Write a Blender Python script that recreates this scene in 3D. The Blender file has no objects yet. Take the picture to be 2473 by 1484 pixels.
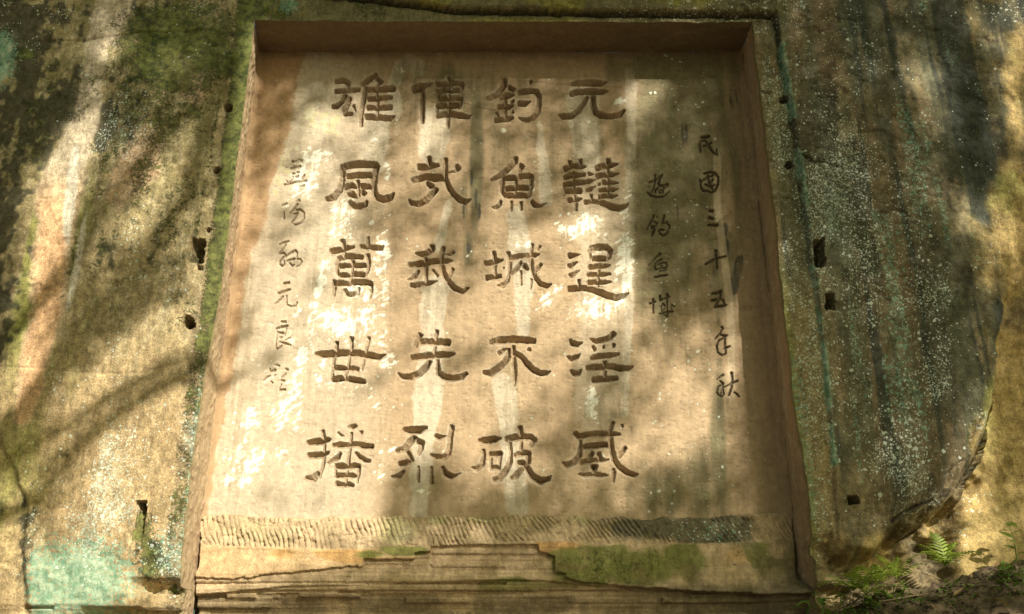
import bpy, math, random
import numpy as np
from mathutils import Vector, Matrix

# ---------------------------------------------------------------- camera, sky, sun, exposure
scene = bpy.context.scene
COL = scene.collection
PITCH = math.radians(21.0)
FPX = 2250.0                       # focal length, in units of a 2473 px wide survey picture
CAMZ = 1.6
cam_d = bpy.data.cameras.new('camera')
cam_d.sensor_width = 36.0
cam_d.lens = 36.0 * FPX / 2473.0
cam_d.clip_start = 0.05
cam_d.clip_end = 500.0
cam = bpy.data.objects.new('camera', cam_d)
COL.objects.link(cam)
cam.location = (0, 0, CAMZ)
cam.rotation_euler = (math.radians(90) + PITCH, 0, 0)
scene.camera = cam

SUN_EL = math.radians(30.5)
SUN_AZ = math.radians(30.0)        # from the wall's normal towards +X
S = np.array([math.sin(SUN_AZ) * math.cos(SUN_EL), -math.cos(SUN_AZ) * math.cos(SUN_EL), math.sin(SUN_EL)])

world = bpy.data.worlds.new('World')
scene.world = world
world.use_nodes = True
wn = world.node_tree
for n in list(wn.nodes):
    wn.nodes.remove(n)
sky = wn.nodes.new('ShaderNodeTexSky')
sky.sky_type = 'NISHITA'
sky.sun_disc = False
sky.sun_elevation = SUN_EL
sky.sun_rotation = math.atan2(S[0], S[1])
sky.dust_density = 4.0
sky.air_density = 0.6
sky.ozone_density = 0.4
bgn = wn.nodes.new('ShaderNodeBackground')
bgn.inputs['Strength'].default_value = 0.064
wout = wn.nodes.new('ShaderNodeOutputWorld')
tint = wn.nodes.new('ShaderNodeMix')
tint.data_type = 'RGBA'; tint.blend_type = 'MULTIPLY'; tint.inputs[0].default_value = 1.0
tint.inputs[7].default_value = (0.87, 1.0, 0.64, 1)      # air light filtered by the leaves all round
wn.links.new(sky.outputs[0], tint.inputs[6])
wn.links.new(tint.outputs[2], bgn.inputs[0])
wn.links.new(bgn.outputs[0], wout.inputs[0])

sun_d = bpy.data.lights.new('sun', 'SUN')
sun_d.energy = 4.8
sun_d.angle = math.radians(0.53)
sun_d.color = (1.0, 0.94, 0.80)
sun = bpy.data.objects.new('sun', sun_d)
COL.objects.link(sun)
sun.rotation_euler = Vector(S).to_track_quat('Z', 'Y').to_euler()
sun.location = (6, -12, 14)

vs = scene.view_settings
vs.view_transform = 'Standard'
vs.look = 'None'
vs.gamma = 1.0
vs.use_curve_mapping = False
vs.exposure = 0.80
scene.cycles.max_bounces = 5
scene.cycles.diffuse_bounces = 3
scene.cycles.transmission_bounces = 2

rng = np.random.default_rng(7)
random.seed(7)

# ---------------------------------------------------------------- survey: picture <-> planes of the wall
CP, SP = math.cos(PITCH), math.sin(PITCH)
YF, YB = 5.93, 6.31                # front of the cliff, back of the niche

def proj(X, Y, Z):
    z = np.asarray(Z) - CAMZ
    zc = Y * CP + z * SP
    yc = -Y * SP + z * CP
    return 1236.5 + FPX * X / zc, 742.0 - FPX * yc / zc

def unproj(u, v, Y):
    a = (np.asarray(u, float) - 1236.5) / FPX
    b = (742.0 - np.asarray(v, float)) / FPX
    dy = CP - b * SP
    dz = SP + b * CP
    t = Y / dy
    return a * t, dz * t + CAMZ

# ---------------------------------------------------------------- noise and mask helpers
LAT = np.random.default_rng(3).random((8, 256, 256))

def vnoise(x, y, k=0):
    L = LAT[k % 8]
    xi = np.floor(x).astype(int); yi = np.floor(y).astype(int)
    fx = x - xi; fy = y - yi
    fx = fx * fx * fx * (fx * (fx * 6 - 15) + 10); fy = fy * fy * fy * (fy * (fy * 6 - 15) + 10)
    x0 = xi & 255; x1 = (xi + 1) & 255; y0 = yi & 255; y1 = (yi + 1) & 255
    a = L[x0, y0]; b = L[x1, y0]; c = L[x0, y1]; d = L[x1, y1]
    return (a + (b - a) * fx) * (1 - fy) + (c + (d - c) * fx) * fy

def fbm(x, y, k=0, oct=4, gain=0.5):
    s = 0; amp = 1; tot = 0
    for i in range(oct):
        s = s + amp * vnoise(x * 2 ** i + 17.3 * i + 31 * k, y * 2 ** i + 9.7 * i + 13 * k, k + i)
        tot += amp; amp *= gain
    return s / tot

def sst(a, b, x):
    t = np.clip((x - a) / (b - a), 0, 1)
    return t * t * (3 - 2 * t)

def blob(U, V, u, v, ru, rv, ang=0.0):
    c, s = math.cos(math.radians(ang)), math.sin(math.radians(ang))
    du, dv = U - u, V - v
    a = (du * c + dv * s) / ru; b = (-du * s + dv * c) / rv
    return np.exp(-(a * a + b * b) ** 1.4 * 0.7)

def blobs(U, V, lst):
    m = np.zeros_like(U)
    for t in lst:
        amp = t[5] if len(t) > 5 else 1.0
        ang = t[4] if len(t) > 4 else 0.0
        m = np.maximum(m, amp * blob(U, V, t[0], t[1], t[2], t[3], ang))
    return m

def pdist(U, V, pts):
    """distance to a polyline whose points may carry a width as third value -> (distance, width)"""
    best = np.full(U.shape, 1e9); bw = np.zeros(U.shape)
    for p, q in zip(pts[:-1], pts[1:]):
        ex, ey = q[0] - p[0], q[1] - p[1]
        l2 = ex * ex + ey * ey + 1e-9
        t = np.clip(((U - p[0]) * ex + (V - p[1]) * ey) / l2, 0, 1)
        d = np.hypot(U - p[0] - t * ex, V - p[1] - t * ey)
        w = (p[2] + t * (q[2] - p[2])) if len(p) > 2 else 1.0 + 0 * t
        sel = d / w < best / np.maximum(bw, 1e-6) if len(p) > 2 else d < best
        best = np.where(sel, d, best); bw = np.where(sel, w, bw)
    return best, bw

def line(U, V, pts, w=None):
    d, ww = pdist(U, V, pts)
    ww = ww if w is None else w
    return np.exp(-(d / np.maximum(ww, 1e-3)) ** 2)

def lerpc(C, m, c):
    m = np.clip(m, 0, 1)[..., None]
    return C * (1 - m) + np.array(c) * m

# ---------------------------------------------------------------- object helpers
def empty(name, loc, label=None, cat=None, group=None):
    o = bpy.data.objects.new(name, None)
    COL.objects.link(o)
    o.location = loc
    o.empty_display_size = 0.2
    tag(o, label, cat, group)
    return o

def tag(o, label=None, cat=None, group=None, kind=None):
    if label: o['label'] = label
    if cat: o['category'] = cat
    if group: o['group'] = group
    if kind: o['kind'] = kind
    return o

def put(o, parent=None):
    """parent a mesh that was built in world coordinates"""
    if parent is not None:
        o.parent = parent
        base = parent.location.copy()
        p = parent.parent
        while p is not None:
            base += p.location; p = p.parent
        o.matrix_parent_inverse = Matrix.Translation(-base)
    return o

def mesh_np(name, V, F, mat, parent=None, cols=None, msk=None, smooth=True):
    """V (n,3), F (m,k) faces of k corners"""
    V = np.asarray(V, np.float32); F = np.asarray(F, np.int32)
    used = np.unique(F)
    remap = np.zeros(len(V), np.int32); remap[used] = np.arange(len(used))
    Fr = remap[F]; Vr = V[used]
    k = F.shape[1]
    me = bpy.data.meshes.new(name)
    me.vertices.add(len(Vr)); me.vertices.foreach_set('co', Vr.ravel())
    me.loops.add(Fr.size); me.loops.foreach_set('vertex_index', Fr.ravel())
    me.polygons.add(len(Fr))
    me.polygons.foreach_set('loop_start', np.arange(0, Fr.size, k, dtype=np.int32))
    me.polygons.foreach_set('loop_total', np.full(len(Fr), k, np.int32))
    me.polygons.foreach_set('use_smooth', np.full(len(Fr), smooth, bool))
    me.update(calc_edges=True)
    if cols is not None:
        a = me.attributes.new('Col', 'FLOAT_COLOR', 'POINT')
        c = np.ones((len(Vr), 4), np.float32); c[:, :3] = np.asarray(cols).reshape(-1, 3)[used]
        a.data.foreach_set('color', c.ravel())
    if msk is not None:
        a = me.attributes.new('Msk', 'FLOAT_COLOR', 'POINT')
        c = np.ones((len(Vr), 4), np.float32); c[:, :3] = np.asarray(msk).reshape(-1, 3)[used]
        a.data.foreach_set('color', c.ravel())
    me.materials.append(mat)
    o = bpy.data.objects.new(name, me)
    COL.objects.link(o)
    return put(o, parent)

def grid_faces(nr, nc):
    i = np.arange(nr * nc).reshape(nr, nc)
    return np.stack([i[:-1, :-1], i[:-1, 1:], i[1:, 1:], i[1:, :-1]], -1)   # (nr-1, nc-1, 4)

def tube(pts, radii, seg=8):
    """tapered tube through pts -> V, F"""
    pts = [Vector(p) for p in pts]
    V = []; F = []
    for i, p in enumerate(pts):
        d = (pts[min(i + 1, len(pts) - 1)] - pts[max(i - 1, 0)]).normalized()
        a = d.orthogonal().normalized(); b = d.cross(a)
        for j in range(seg):
            t = 2 * math.pi * j / seg
            V.append(p + (a * math.cos(t) + b * math.sin(t)) * radii[i])
        if i:
            for j in range(seg):
                k = (j + 1) % seg
                F.append(((i - 1) * seg + j, (i - 1) * seg + k, i * seg + k, i * seg + j))
    return V, F

def mesh_py(name, V, F, mat, parent=None, smooth=True):
    me = bpy.data.meshes.new(name)
    me.from_pydata([tuple(v) for v in V], [], F)
    me.polygons.foreach_set('use_smooth', [smooth] * len(me.polygons))
    me.materials.append(mat)
    o = bpy.data.objects.new(name, me)
    COL.objects.link(o)
    return put(o, parent)

# ---------------------------------------------------------------- materials
def nodes(name):
    m = bpy.data.materials.new(name); m.use_nodes = True
    nt = m.node_tree
    b = nt.nodes['Principled BSDF']
    return m, nt, b

def N(nt, typ, **kw):
    n = nt.nodes.new(typ)
    for k, v in kw.items():
        setattr(n, k, v)
    return n

def math_n(nt, op, a, b=None, c=None):
    n = N(nt, 'ShaderNodeMath', operation=op)
    for i, x in enumerate((a, b, c)):
        if x is None: continue
        if hasattr(x, 'is_output'): nt.links.new(x, n.inputs[i])
        else: n.inputs[i].default_value = x
    return n.outputs[0]

def mixc(nt, fac, a, b, blend='MIX'):
    n = N(nt, 'ShaderNodeMix', data_type='RGBA', blend_type=blend)
    for sock, x in ((n.inputs[0], fac), (n.inputs[6], a), (n.inputs[7], b)):
        if hasattr(x, 'is_output'): nt.links.new(x, sock)
        elif isinstance(x, (int, float)): sock.default_value = x
        else: sock.default_value = (*x, 1)
    return n.outputs[2]

def noise_n(nt, vec, scale, detail=6, rough=0.6, dist=0.0):
    n = N(nt, 'ShaderNodeTexNoise')
    n.inputs['Scale'].default_value = scale; n.inputs['Detail'].default_value = detail
    n.inputs['Roughness'].default_value = rough; n.inputs['Distortion'].default_value = dist
    nt.links.new(vec, n.inputs['Vector'])
    return n.outputs['Fac']

def ramp_n(nt, x, lo, hi, a=0.0, b=1.0):
    n = N(nt, 'ShaderNodeMapRange', interpolation_type='SMOOTHSTEP')
    nt.links.new(x, n.inputs[0])
    for i, v in zip((1, 2, 3, 4), (lo, hi, a, b)):
        if hasattr(v, 'is_output'): nt.links.new(v, n.inputs[i])
        else: n.inputs[i].default_value = v
    return n.outputs[0]

def stone_material(name, bump=0.5, grain=0.3, big_grain=0.25):
    """weathered sandstone: Col = stone, stain and growth colours; Msk r = lichen dots, g = moss tufts, b = pale crust"""
    m, nt, b = nodes(name)
    L = nt.links
    geo = N(nt, 'ShaderNodeNewGeometry'); pos = geo.outputs['Position']
    col = N(nt, 'ShaderNodeAttribute', attribute_name='Col').outputs['Color']
    mk = N(nt, 'ShaderNodeAttribute', attribute_name='Msk')
    sep = N(nt, 'ShaderNodeSeparateColor'); L.new(mk.outputs['Color'], sep.inputs[0])
    fine = noise_n(nt, pos, 95, 3, 0.7)
    mid = noise_n(nt, pos, 22, 4, 0.65, 0.3)
    mp = N(nt, 'ShaderNodeMapping'); L.new(pos, mp.inputs[0]); mp.inputs['Scale'].default_value = (1.0, 1.0, 0.22)
    streak = noise_n(nt, mp.outputs[0], 30, 4, 0.7, 0.2)
    f1 = ramp_n(nt, fine, 0.25, 0.75, 1 - grain, 1 + grain)
    f2 = ramp_n(nt, mid, 0.3, 0.7, 1 - big_grain, 1 + big_grain)
    f3 = ramp_n(nt, streak, 0.3, 0.7, 1 - big_grain * .7, 1 + big_grain * .7)
    f = math_n(nt, 'MULTIPLY', math_n(nt, 'MULTIPLY', f1, f2), f3)
    cf = N(nt, 'ShaderNodeCombineColor')
    for i in range(3): L.new(f, cf.inputs[i])
    c = mixc(nt, 1.0, col, cf.outputs[0], 'MULTIPLY')
    # moss: tufts where the mask and a fine noise agree
    mn = noise_n(nt, pos, 60, 4, 0.75, 0.4)
    mn2 = noise_n(nt, pos, 9, 4, 0.65)
    msum = math_n(nt, 'ADD', math_n(nt, 'MULTIPLY', mn, 0.6), math_n(nt, 'MULTIPLY', mn2, 0.4))
    mth = math_n(nt, 'SUBTRACT', 0.70, math_n(nt, 'MULTIPLY', sep.outputs[1], 0.37))
    mossf = ramp_n(nt, msum, mth, math_n(nt, 'ADD', mth, 0.06))
    mossf = math_n(nt, 'MULTIPLY', mossf, ramp_n(nt, sep.outputs[1], 0.02, 0.12))
    mcol = mixc(nt, ramp_n(nt, mid, 0.32, 0.68), (0.030, 0.042, 0.010), (0.135, 0.155, 0.034))
    c = mixc(nt, math_n(nt, 'MULTIPLY', mossf, 0.85), c, mcol)
    # pale blue-green crust
    cr = noise_n(nt, pos, 45, 4, 0.75, 0.2)
    cth = math_n(nt, 'SUBTRACT', 0.70, math_n(nt, 'MULTIPLY', sep.outputs[2], 0.40))
    crf = math_n(nt, 'MULTIPLY', ramp_n(nt, cr, cth, math_n(nt, 'ADD', cth, 0.10)), ramp_n(nt, sep.outputs[2], 0.02, 0.15))
    c = mixc(nt, math_n(nt, 'MULTIPLY', crf, 0.8), c, mixc(nt, ramp_n(nt, mid, .35, .65), (0.11, 0.25, 0.165), (0.29, 0.42, 0.31)))
    # thin irregular white crust where lichen is thickest
    wth = math_n(nt, 'SUBTRACT', 0.70, math_n(nt, 'MULTIPLY', sep.outputs[0], 0.20))
    wl = math_n(nt, 'MULTIPLY', ramp_n(nt, mn, wth, math_n(nt, 'ADD', wth, 0.05)), ramp_n(nt, sep.outputs[0], 0.25, 0.6))
    c = mixc(nt, math_n(nt, 'MULTIPLY', wl, 0.75), c, (0.40, 0.47, 0.38))
    # lichen dots, three sizes
    dots = None
    for sc, rad, dens in ((27, 0.32, 0.36), (50, 0.36, 0.75), (100, 0.42, 0.55)):
        v = N(nt, 'ShaderNodeTexVoronoi'); v.inputs['Scale'].default_value = sc
        wob = N(nt, 'ShaderNodeVectorMath', operation='ADD'); L.new(pos, wob.inputs[0])
        nn = N(nt, 'ShaderNodeTexNoise'); nn.inputs['Scale'].default_value = sc * 1.7; L.new(pos, nn.inputs['Vector'])
        sc2 = N(nt, 'ShaderNodeVectorMath', operation='SCALE'); L.new(nn.outputs['Color'], sc2.inputs[0]); sc2.inputs['Scale'].default_value = 0.5 / sc
        L.new(sc2.outputs[0], wob.inputs[1])
        L.new(wob.outputs[0], v.inputs['Vector'])
        sv = N(nt, 'ShaderNodeSeparateColor'); L.new(v.outputs['Color'], sv.inputs[0])
        r = math_n(nt, 'MULTIPLY', math_n(nt, 'ADD', sv.outputs[1], 0.35), rad)
        d = ramp_n(nt, math_n(nt, 'SUBTRACT', r, v.outputs['Distance']), 0.0, 0.08)
        on = math_n(nt, 'LESS_THAN', sv.outputs[0], math_n(nt, 'MULTIPLY', sep.outputs[0], dens))
        d = math_n(nt, 'MULTIPLY', d, on)
        dots = d if dots is None else math_n(nt, 'MAXIMUM', dots, d)
    c = mixc(nt, math_n(nt, 'MULTIPLY', dots, 0.85), c, mixc(nt, fine, (0.40, 0.47, 0.38), (0.62, 0.64, 0.55)))
    L.new(c, b.inputs['Base Color'])
    b.inputs['Roughness'].default_value = 0.88
    b.inputs['Specular IOR Level'].default_value = 0.25
    h = math_n(nt, 'ADD', math_n(nt, 'MULTIPLY', fine, 0.5), math_n(nt, 'MULTIPLY', mid, 0.7))
    h = math_n(nt, 'ADD', h, math_n(nt, 'MULTIPLY', mossf, 0.9))
    bp = N(nt, 'ShaderNodeBump'); bp.inputs['Strength'].default_value = bump; bp.inputs['Distance'].default_value = 0.012
    L.new(h, bp.inputs['Height']); L.new(bp.outputs[0], b.inputs['Normal'])
    return m

M_cliff = stone_material('mossy_sandstone', 0.85, 0.36, 0.27)
M_panel = stone_material('dressed_sandstone', 0.22, 0.09, 0.11)
M_ledge = stone_material('layered_sandstone', 0.6, 0.22, 0.2)

def simple(name, c1, c2, scale, rough=0.8, transl=0.0, bump=0.0):
    m, nt, b = nodes(name)
    L = nt.links
    pos = N(nt, 'ShaderNodeNewGeometry').outputs['Position']
    n = noise_n(nt, pos, scale, 6, 0.65)
    c = mixc(nt, ramp_n(nt, n, 0.3, 0.7), c1, c2)
    L.new(c, b.inputs['Base Color']); b.inputs['Roughness'].default_value = rough
    if bump:
        bp = N(nt, 'ShaderNodeBump'); bp.inputs['Strength'].default_value = bump; bp.inputs['Distance'].default_value = 0.02
        L.new(n, bp.inputs['Height']); L.new(bp.outputs[0], b.inputs['Normal'])
    if transl:
        tr = N(nt, 'ShaderNodeBsdfTranslucent'); L.new(mixc(nt, 0.5, c, (0.35, 0.42, 0.05)), tr.inputs[0])
        mx = N(nt, 'ShaderNodeMixShader'); mx.inputs[0].default_value = transl
        L.new(b.outputs[0], mx.inputs[1]); L.new(tr.outputs[0], mx.inputs[2])
        L.new(mx.outputs[0], nt.nodes['Material Output'].inputs[0])
    return m

M_soil = simple('damp_soil', (0.055, 0.037, 0.02), (0.15, 0.105, 0.06), 14, 0.95, 0, 0.8)
M_fern = simple('fern_green', (0.18, 0.27, 0.03), (0.32, 0.40, 0.06), 12, 0.5, 0.35)
M_leafg = simple('leaf_green', (0.07, 0.16, 0.03), (0.17, 0.27, 0.05), 15, 0.45, 0.3)
M_canopy = simple('tree_leaf', (0.06, 0.09, 0.02), (0.10, 0.13, 0.03), 3, 0.6, 0.3)
M_bark = simple('bark', (0.06, 0.045, 0.03), (0.16, 0.12, 0.08), 20, 0.95, 0, 0.6)
M_dead = simple('dead_leaf_brown', (0.22, 0.12, 0.05), (0.38, 0.25, 0.12), 25, 0.7, 0.15)
M_root = simple('root_wood', (0.20, 0.14, 0.08), (0.34, 0.25, 0.15), 30, 0.9, 0, 0.4)

# ---------------------------------------------------------------- the niche's outline (metres)
XL, XR = -2.056, 1.862             # back edges
ZT, ZB = 6.235, 2.554              # top of panel, mean top of the ledge
def xl_front(z): return np.interp(z, [1.6, 2.0, 2.56, 3.0, 4.1, 5.9, 6.24], [-2.035, -2.04, -2.05, -2.053, -2.0, -1.992, -1.992])
def xr_front(z): return np.interp(z, [1.6, 2.4, 2.7, 3.2, 4.6, 6.24], [1.875, 1.872, 1.88, 1.852, 1.864, 1.855])
def rag(z, k, a=0.012): return (fbm(np.asarray(z) * 7.0, 0.5 + 0 * np.asarray(z), k, 4) - 0.5) * 2 * a
ZTF = 6.243                        # front edge of the soffit

# ---------------------------------------------------------------- sunlight wanted on the rock, for placing the canopy
LIT = [ (1010, 420, 440, 210, 0, .36), (880, 880, 420, 330, 0, .45), # u, v, ru, rv, angle, amount : gaps between the leaves as they fall on the wall
 (800, 302, 95, 38, -12, .95), (1052, 322, 45, 50, 20, .75), (700, 440, 70, 60, 0, .55), (860, 430, 120, 110, 0, .40),
 (1040, 420, 130, 90, 0, .28), (760, 560, 120, 110, 0, .62), (660, 640, 70, 130, 0, .60), (900, 640, 120, 80, 0, .72), (1245, 735, 210, 72, -12, 1.),
 (1240, 610, 70, 80, 0, .72), (1410, 560, 70, 70, 0, .65), (1450, 735, 110, 70, 0, .85), (1400, 640, 120, 90, 0, .55),
 (1060, 800, 160, 90, -20, .68), (1330, 850, 130, 90, -20, .72), (860, 790, 130, 110, -20, .82), (640, 800, 110, 130, 0, .75),
 (700, 960, 180, 110, 0, .85), (1050, 960, 200, 70, -15, .75), (1250, 1000, 150, 80, -15, .6), (900, 1030, 160, 90, -15, .9), (640, 1120, 150, 110, 0, 1.),
 (850, 1160, 150, 90, 0, 1.), (1050, 1060, 150, 55, -10, .72), (1200, 1080, 120, 70, 0, .5), (560, 1000, 40, 260, 8, .8),
 (1566, 225, 42, 55, 15, 1.), (1655, 365, 34, 46, 0, .22), (1620, 960, 110, 120, 35, .72), (1560, 1080, 100, 50, 0, .62), (1690, 1060, 80, 110, 0, .7), (1700, 860, 70, 90, 0, .5), (1775, 840, 28, 90, 0, .6),
 (1550, 790, 60, 100, 20, .35), (1850, 1190, 40, 60, 0, .25), (1880, 800, 25, 300, 0, .15), (1450, 430, 60, 90, 0, .2), (1300, 350, 60, 120, 0, .18), (1500, 1140, 60, 40, 0, .4),
 # ledge
 (650, 1285, 230, 60, 0, .95), (880, 1290, 90, 40, 0, .8), (1100, 1290, 55, 30, 0, .45), (1370, 1295, 60, 25, 0, .3), (560, 1370, 110, 60, 0, 1.), (760, 1370, 150, 40, 0, .8),
 (1060, 1350, 130, 40, 0, .45), (1300, 1350, 60, 30, 0, .25), (620, 1450, 150, 30, 0, .4), (1900, 1430, 40, 40, 0, .85), (1450, 1340, 60, 30, 0, .2),
 # left cliff
 (265, 112, 38, 26, -10, .95), (240, 60, 45, 50, 0, .35), (420, 140, 60, 50, 0, .45), (345, 210, 40, 50, 0, .3), (225, 250, 35, 120, 5, .35), (205, 350, 40, 70, 20, .95), (150, 430, 60, 90, 25, .95),
 (320, 370, 60, 60, 0, .4), (470, 300, 40, 90, 10, .3), (110, 560, 60, 160, 12, .95), (330, 520, 80, 110, 30, .85), (400, 420, 80, 120, 25, .6), (300, 640, 120, 60, -30, .7), (410, 570, 40, 100, 15, .75), (500, 520, 50, 150, 12, .4), (560, 600, 25, 150, 10, .6),
 (90, 760, 60, 150, 10, .85), (420, 800, 110, 60, -25, .9), (330, 860, 130, 60, -25, .95), (480, 760, 30, 160, 10, .7), (40, 930, 80, 90, 0, .85), (240, 960, 120, 50, -28, .85), (380, 1010, 120, 90, -25, .95),
 (480, 1000, 50, 260, 8, .9), (200, 1130, 130, 110, 0, .85), (330, 1180, 140, 120, 0, .95), (60, 1200, 90, 160, 0, .75), (30, 1400, 70, 150, 0, .7), (220, 1400, 230, 130, 0, .9), (430, 1380, 70, 140, 0, .9),
 # above the niche
 (1370, 14, 60, 12, 0, .4), (1700, 20, 60, 15, 0, .35), (1000, 60, 30, 12, 0, .25), (1250, 62, 110, 10, 0, .2), (1500, 70, 100, 10, 0, .2),
 # right cliff
 (1845, 45, 36, 44, 0, .9), (1905, 70, 25, 45, 0, .5), (1800, 85, 20, 14, 0, .7), (1895, 200, 25, 60, 0, .25), (2215, 200, 52, 50, 0, 1.), (2068, 208, 34, 40, 0, .6), (2258, 300, 40, 40, 0, .75), (2300, 230, 40, 30, 0, .3),
 (2345, 85, 60, 26, 0, .6), (2410, 100, 45, 60, -25, .7), (2445, 290, 28, 110, -15, .75), (2385, 330, 26, 50, -20, .5), (2240, 20, 60, 25, 0, .35), (2440, 40, 28, 90, -20, .8), (2420, 230, 25, 90, -15, .6), (2460, 120, 20, 60, 0, .4), (1885, 400, 22, 70, 0, .8), (1900, 560, 26, 110, 0, .85), (1915, 690, 25, 60, 0, .4),
 (2360, 545, 56, 46, 20, 1.), (2310, 500, 60, 40, 0, .35), (2430, 590, 35, 35, 0, .6), (2420, 470, 40, 60, 0, .35), (2080, 470, 30, 80, 0, .2), (2230, 440, 40, 60, 0, .3), (2380, 700, 30, 80, 0, .4), (2440, 760, 40, 40, 0, .3),
 (2400, 850, 25, 70, 0, .3), (2440, 960, 45, 60, 0, .85), (2340, 1010, 35, 80, 0, .45), (2440, 1130, 50, 110, 0, .95), (2330, 1120, 45, 110, 0, .85), (2170, 1090, 45, 90, 25, .3), (2310, 1240, 60, 60, 0, .7),
 (2380, 1260, 90, 50, -15, .9), (2400, 1330, 70, 20, -10, .5), (2290, 1340, 60, 40, 0, .85), (2080, 1420, 110, 35, 0, .9), (2160, 1385, 70, 30, 0, .8), (2000, 1300, 40, 40, 0, .2), (1985, 1440, 50, 40, 0, .6),
 (1995, 1492, 120, 42, 0, .95), (2090, 1462, 60, 36, 0, .85), (2212, 1432, 52, 40, 0, .9), (2390, 1400, 70, 45, 0, .55), (2300, 1500, 60, 40, 0, .4),
 (1420, 1190, 120, 50, 0, .42), (1250, 1130, 120, 50, 0, .35), (2250, 1450, 160, 25, 0, .25),
]
DIM = [ # branch and leaf shadow inside the bright areas: u, v, ru, rv, angle, amount
 (905, 900, 90, 20, -35, .4), (1100, 720, 50, 28, 0, .5), (1130, 860, 70, 25, -30, .5), (960, 1130, 60, 80, 30, .0), (1020, 1190, 70, 70, 0, .9), (1180, 1030, 90, 18, 10, .4), (1330, 1000, 110, 18, 8, .4),
 (1480, 930, 50, 60, 20, .5), (590, 720, 40, 60, 0, .3), (690, 560, 60, 30, -30, .35), (640, 880, 90, 18, -25, .45), (720, 1190, 70, 16, -10, .2), (1290, 780, 60, 20, -20, .3),
 (930, 540, 60, 50, 0, .4), (270, 700, 130, 55, -35, .9), (190, 770, 60, 90, 15, .75), (120, 1190, 40, 80, 20, .6), (310, 940, 120, 14, -30, .5), (210, 1060, 120, 16, -32, .55), (80, 1010, 60, 40, -30, .55), (60, 1120, 60, 40, -20, .5),
 (1000, 1265, 60, 30, 0, .4), (2390, 1215, 30, 25, -30, .5),
]
STREAKS = [([(560, 150), (530, 190), (400, 330), (270, 490), (185, 615), (100, 725), (0, 850)], 20), ([(500, 250), (450, 470), (350, 640), (255, 740), (160, 850), (60, 1000), (-60, 1130)], 30),
           ([(600, 800), (430, 920), (300, 990), (180, 1085), (100, 1200)], 17), ([(480, 850), (400, 885), (250, 965), (150, 1040)], 12), ([(430, 300), (330, 430), (300, 520)], 14)]
def light_want(U, V):
    wu = U + (fbm(U / 60.0, V / 60.0, 1, 3) - .5) * 46
    wv = V + (fbm(U / 60.0, V / 60.0, 4, 3) - .5) * 46
    keep = np.ones_like(U)
    for t in LIT:
        keep *= 1 - t[5] * blob(wu, wv, *t[:5])
    L = 1 - keep
    for poly, w in STREAKS:
        L *= 1 - .85 * line(U + (wu - U) * .4, V + (wv - V) * .4, poly, w)
    for t in DIM:
        L *= 1 - t[5] * blob(wu, wv, *t[:5])
    out = np.maximum.reduce([-U, U - 2473, -V, V - 1484])
    far = sst(0, 160, out)
    dap = sst(.52, .66, fbm(U / 110.0, V / 110.0, 6, 3)) * .75
    return L * (1 - far) + dap * far

# ---------------------------------------------------------------- the cliff's front face
xs = np.concatenate([np.linspace(-16, -6, 24)[:-1], np.linspace(-6, -4.25, 40)[:-1], np.arange(-4.25, XL, 0.0098),
                     np.linspace(XL, XR, 380), np.arange(XR + 0.0098, 4.25, 0.0098), np.linspace(4.25, 6, 40)[1:], np.linspace(6, 16, 24)[1:]])
IL = int(np.argmin(abs(xs - XL))); IR = int(np.argmin(abs(xs - XR)))
zs = np.concatenate([np.linspace(-0.5, 1.55, 26)[:-1], np.arange(1.55, ZTF - 0.004, 0.0098), np.arange(ZTF, 6.75, 0.0098), np.linspace(6.76, 8, 50), np.linspace(8, 14, 28)[1:]])
IT = int(np.argmin(abs(zs - ZTF)))
GX, GZ = np.meshgrid(xs, zs)
# the columns beside the opening follow its uneven edge
fl = xl_front(zs) + rag(zs, 1); fr = xr_front(zs) + rag(zs, 2)
below = zs <= ZTF + 1e-6
for i in range(60):
    w = (1 - i / 60.0) ** 2
    sL = np.where(below, (fl - XL) * w, (fl[IT] - XL) * w * np.clip(1 - (zs - ZTF) / .3, 0, 1))
    sR = np.where(below, (fr - XR) * w, (fr[IT] - XR) * w * np.clip(1 - (zs - ZTF) / .3, 0, 1))
    GX[:, IL - i] += sL; GX[:, IR + i] += sR
    if i:
        GX[:, IL + i] += sL; GX[:, IR - i] += sR
topw = (rag(xs, 3, .013) + np.interp(xs, [XL, -1, 0.5, XR], [.012, -.004, -.002, -.012])) * np.clip(1 - np.maximum(XL - xs, xs - XR) / .5, 0, 1)
for j in range(30):
    GZ[IT + j, :] += topw * (1 - j / 30.0) ** 2
    if j:
        GZ[IT - j, :] += topw * (1 - j / 30.0) ** 2 * ((xs < XL - .02) | (xs > XR + .02))
U, V = proj(GX, YF, GZ)
V0 = V.copy()

vT = np.interp(U, [600, 860, 950, 1100, 1400, 1868, 1869], [-25, 0, 11, 29, 36, 41, 41]) + (fbm(U / 25., V * 0, 2, 3) - .5) * 6
uR = np.interp(V, [-200, 40, 130, 230, 330, 400, 540, 640, 760, 900, 1050, 1200, 1300, 1500], [1862, 1869, 1881, 1900, 1919, 1927, 1944, 1957, 1975, 1992, 2006, 2016, 2022, 2040]) + (fbm(V / 25., U * 0, 5, 3) - .5) * 8
uL = np.interp(V, [0, 150, 330, 450, 600, 800, 950, 1100, 1300, 1500], [565, 548, 522, 502, 482, 458, 442, 428, 405, 390]) + (fbm(V / 22., U * 0, 3, 3) - .5) * 14
o_top = np.where(U < 1869, vT - V, -1e3)
o_right = np.where(V > 36, U - uR, np.where(U > 1868, 5, -1e3))
outR = np.maximum(o_top, o_right)
outR = np.where((U > 560), outR, -1e3)
stepR = sst(-2.5, 2.5, outR)
stepL = sst(-9, 6, uL - U)
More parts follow.
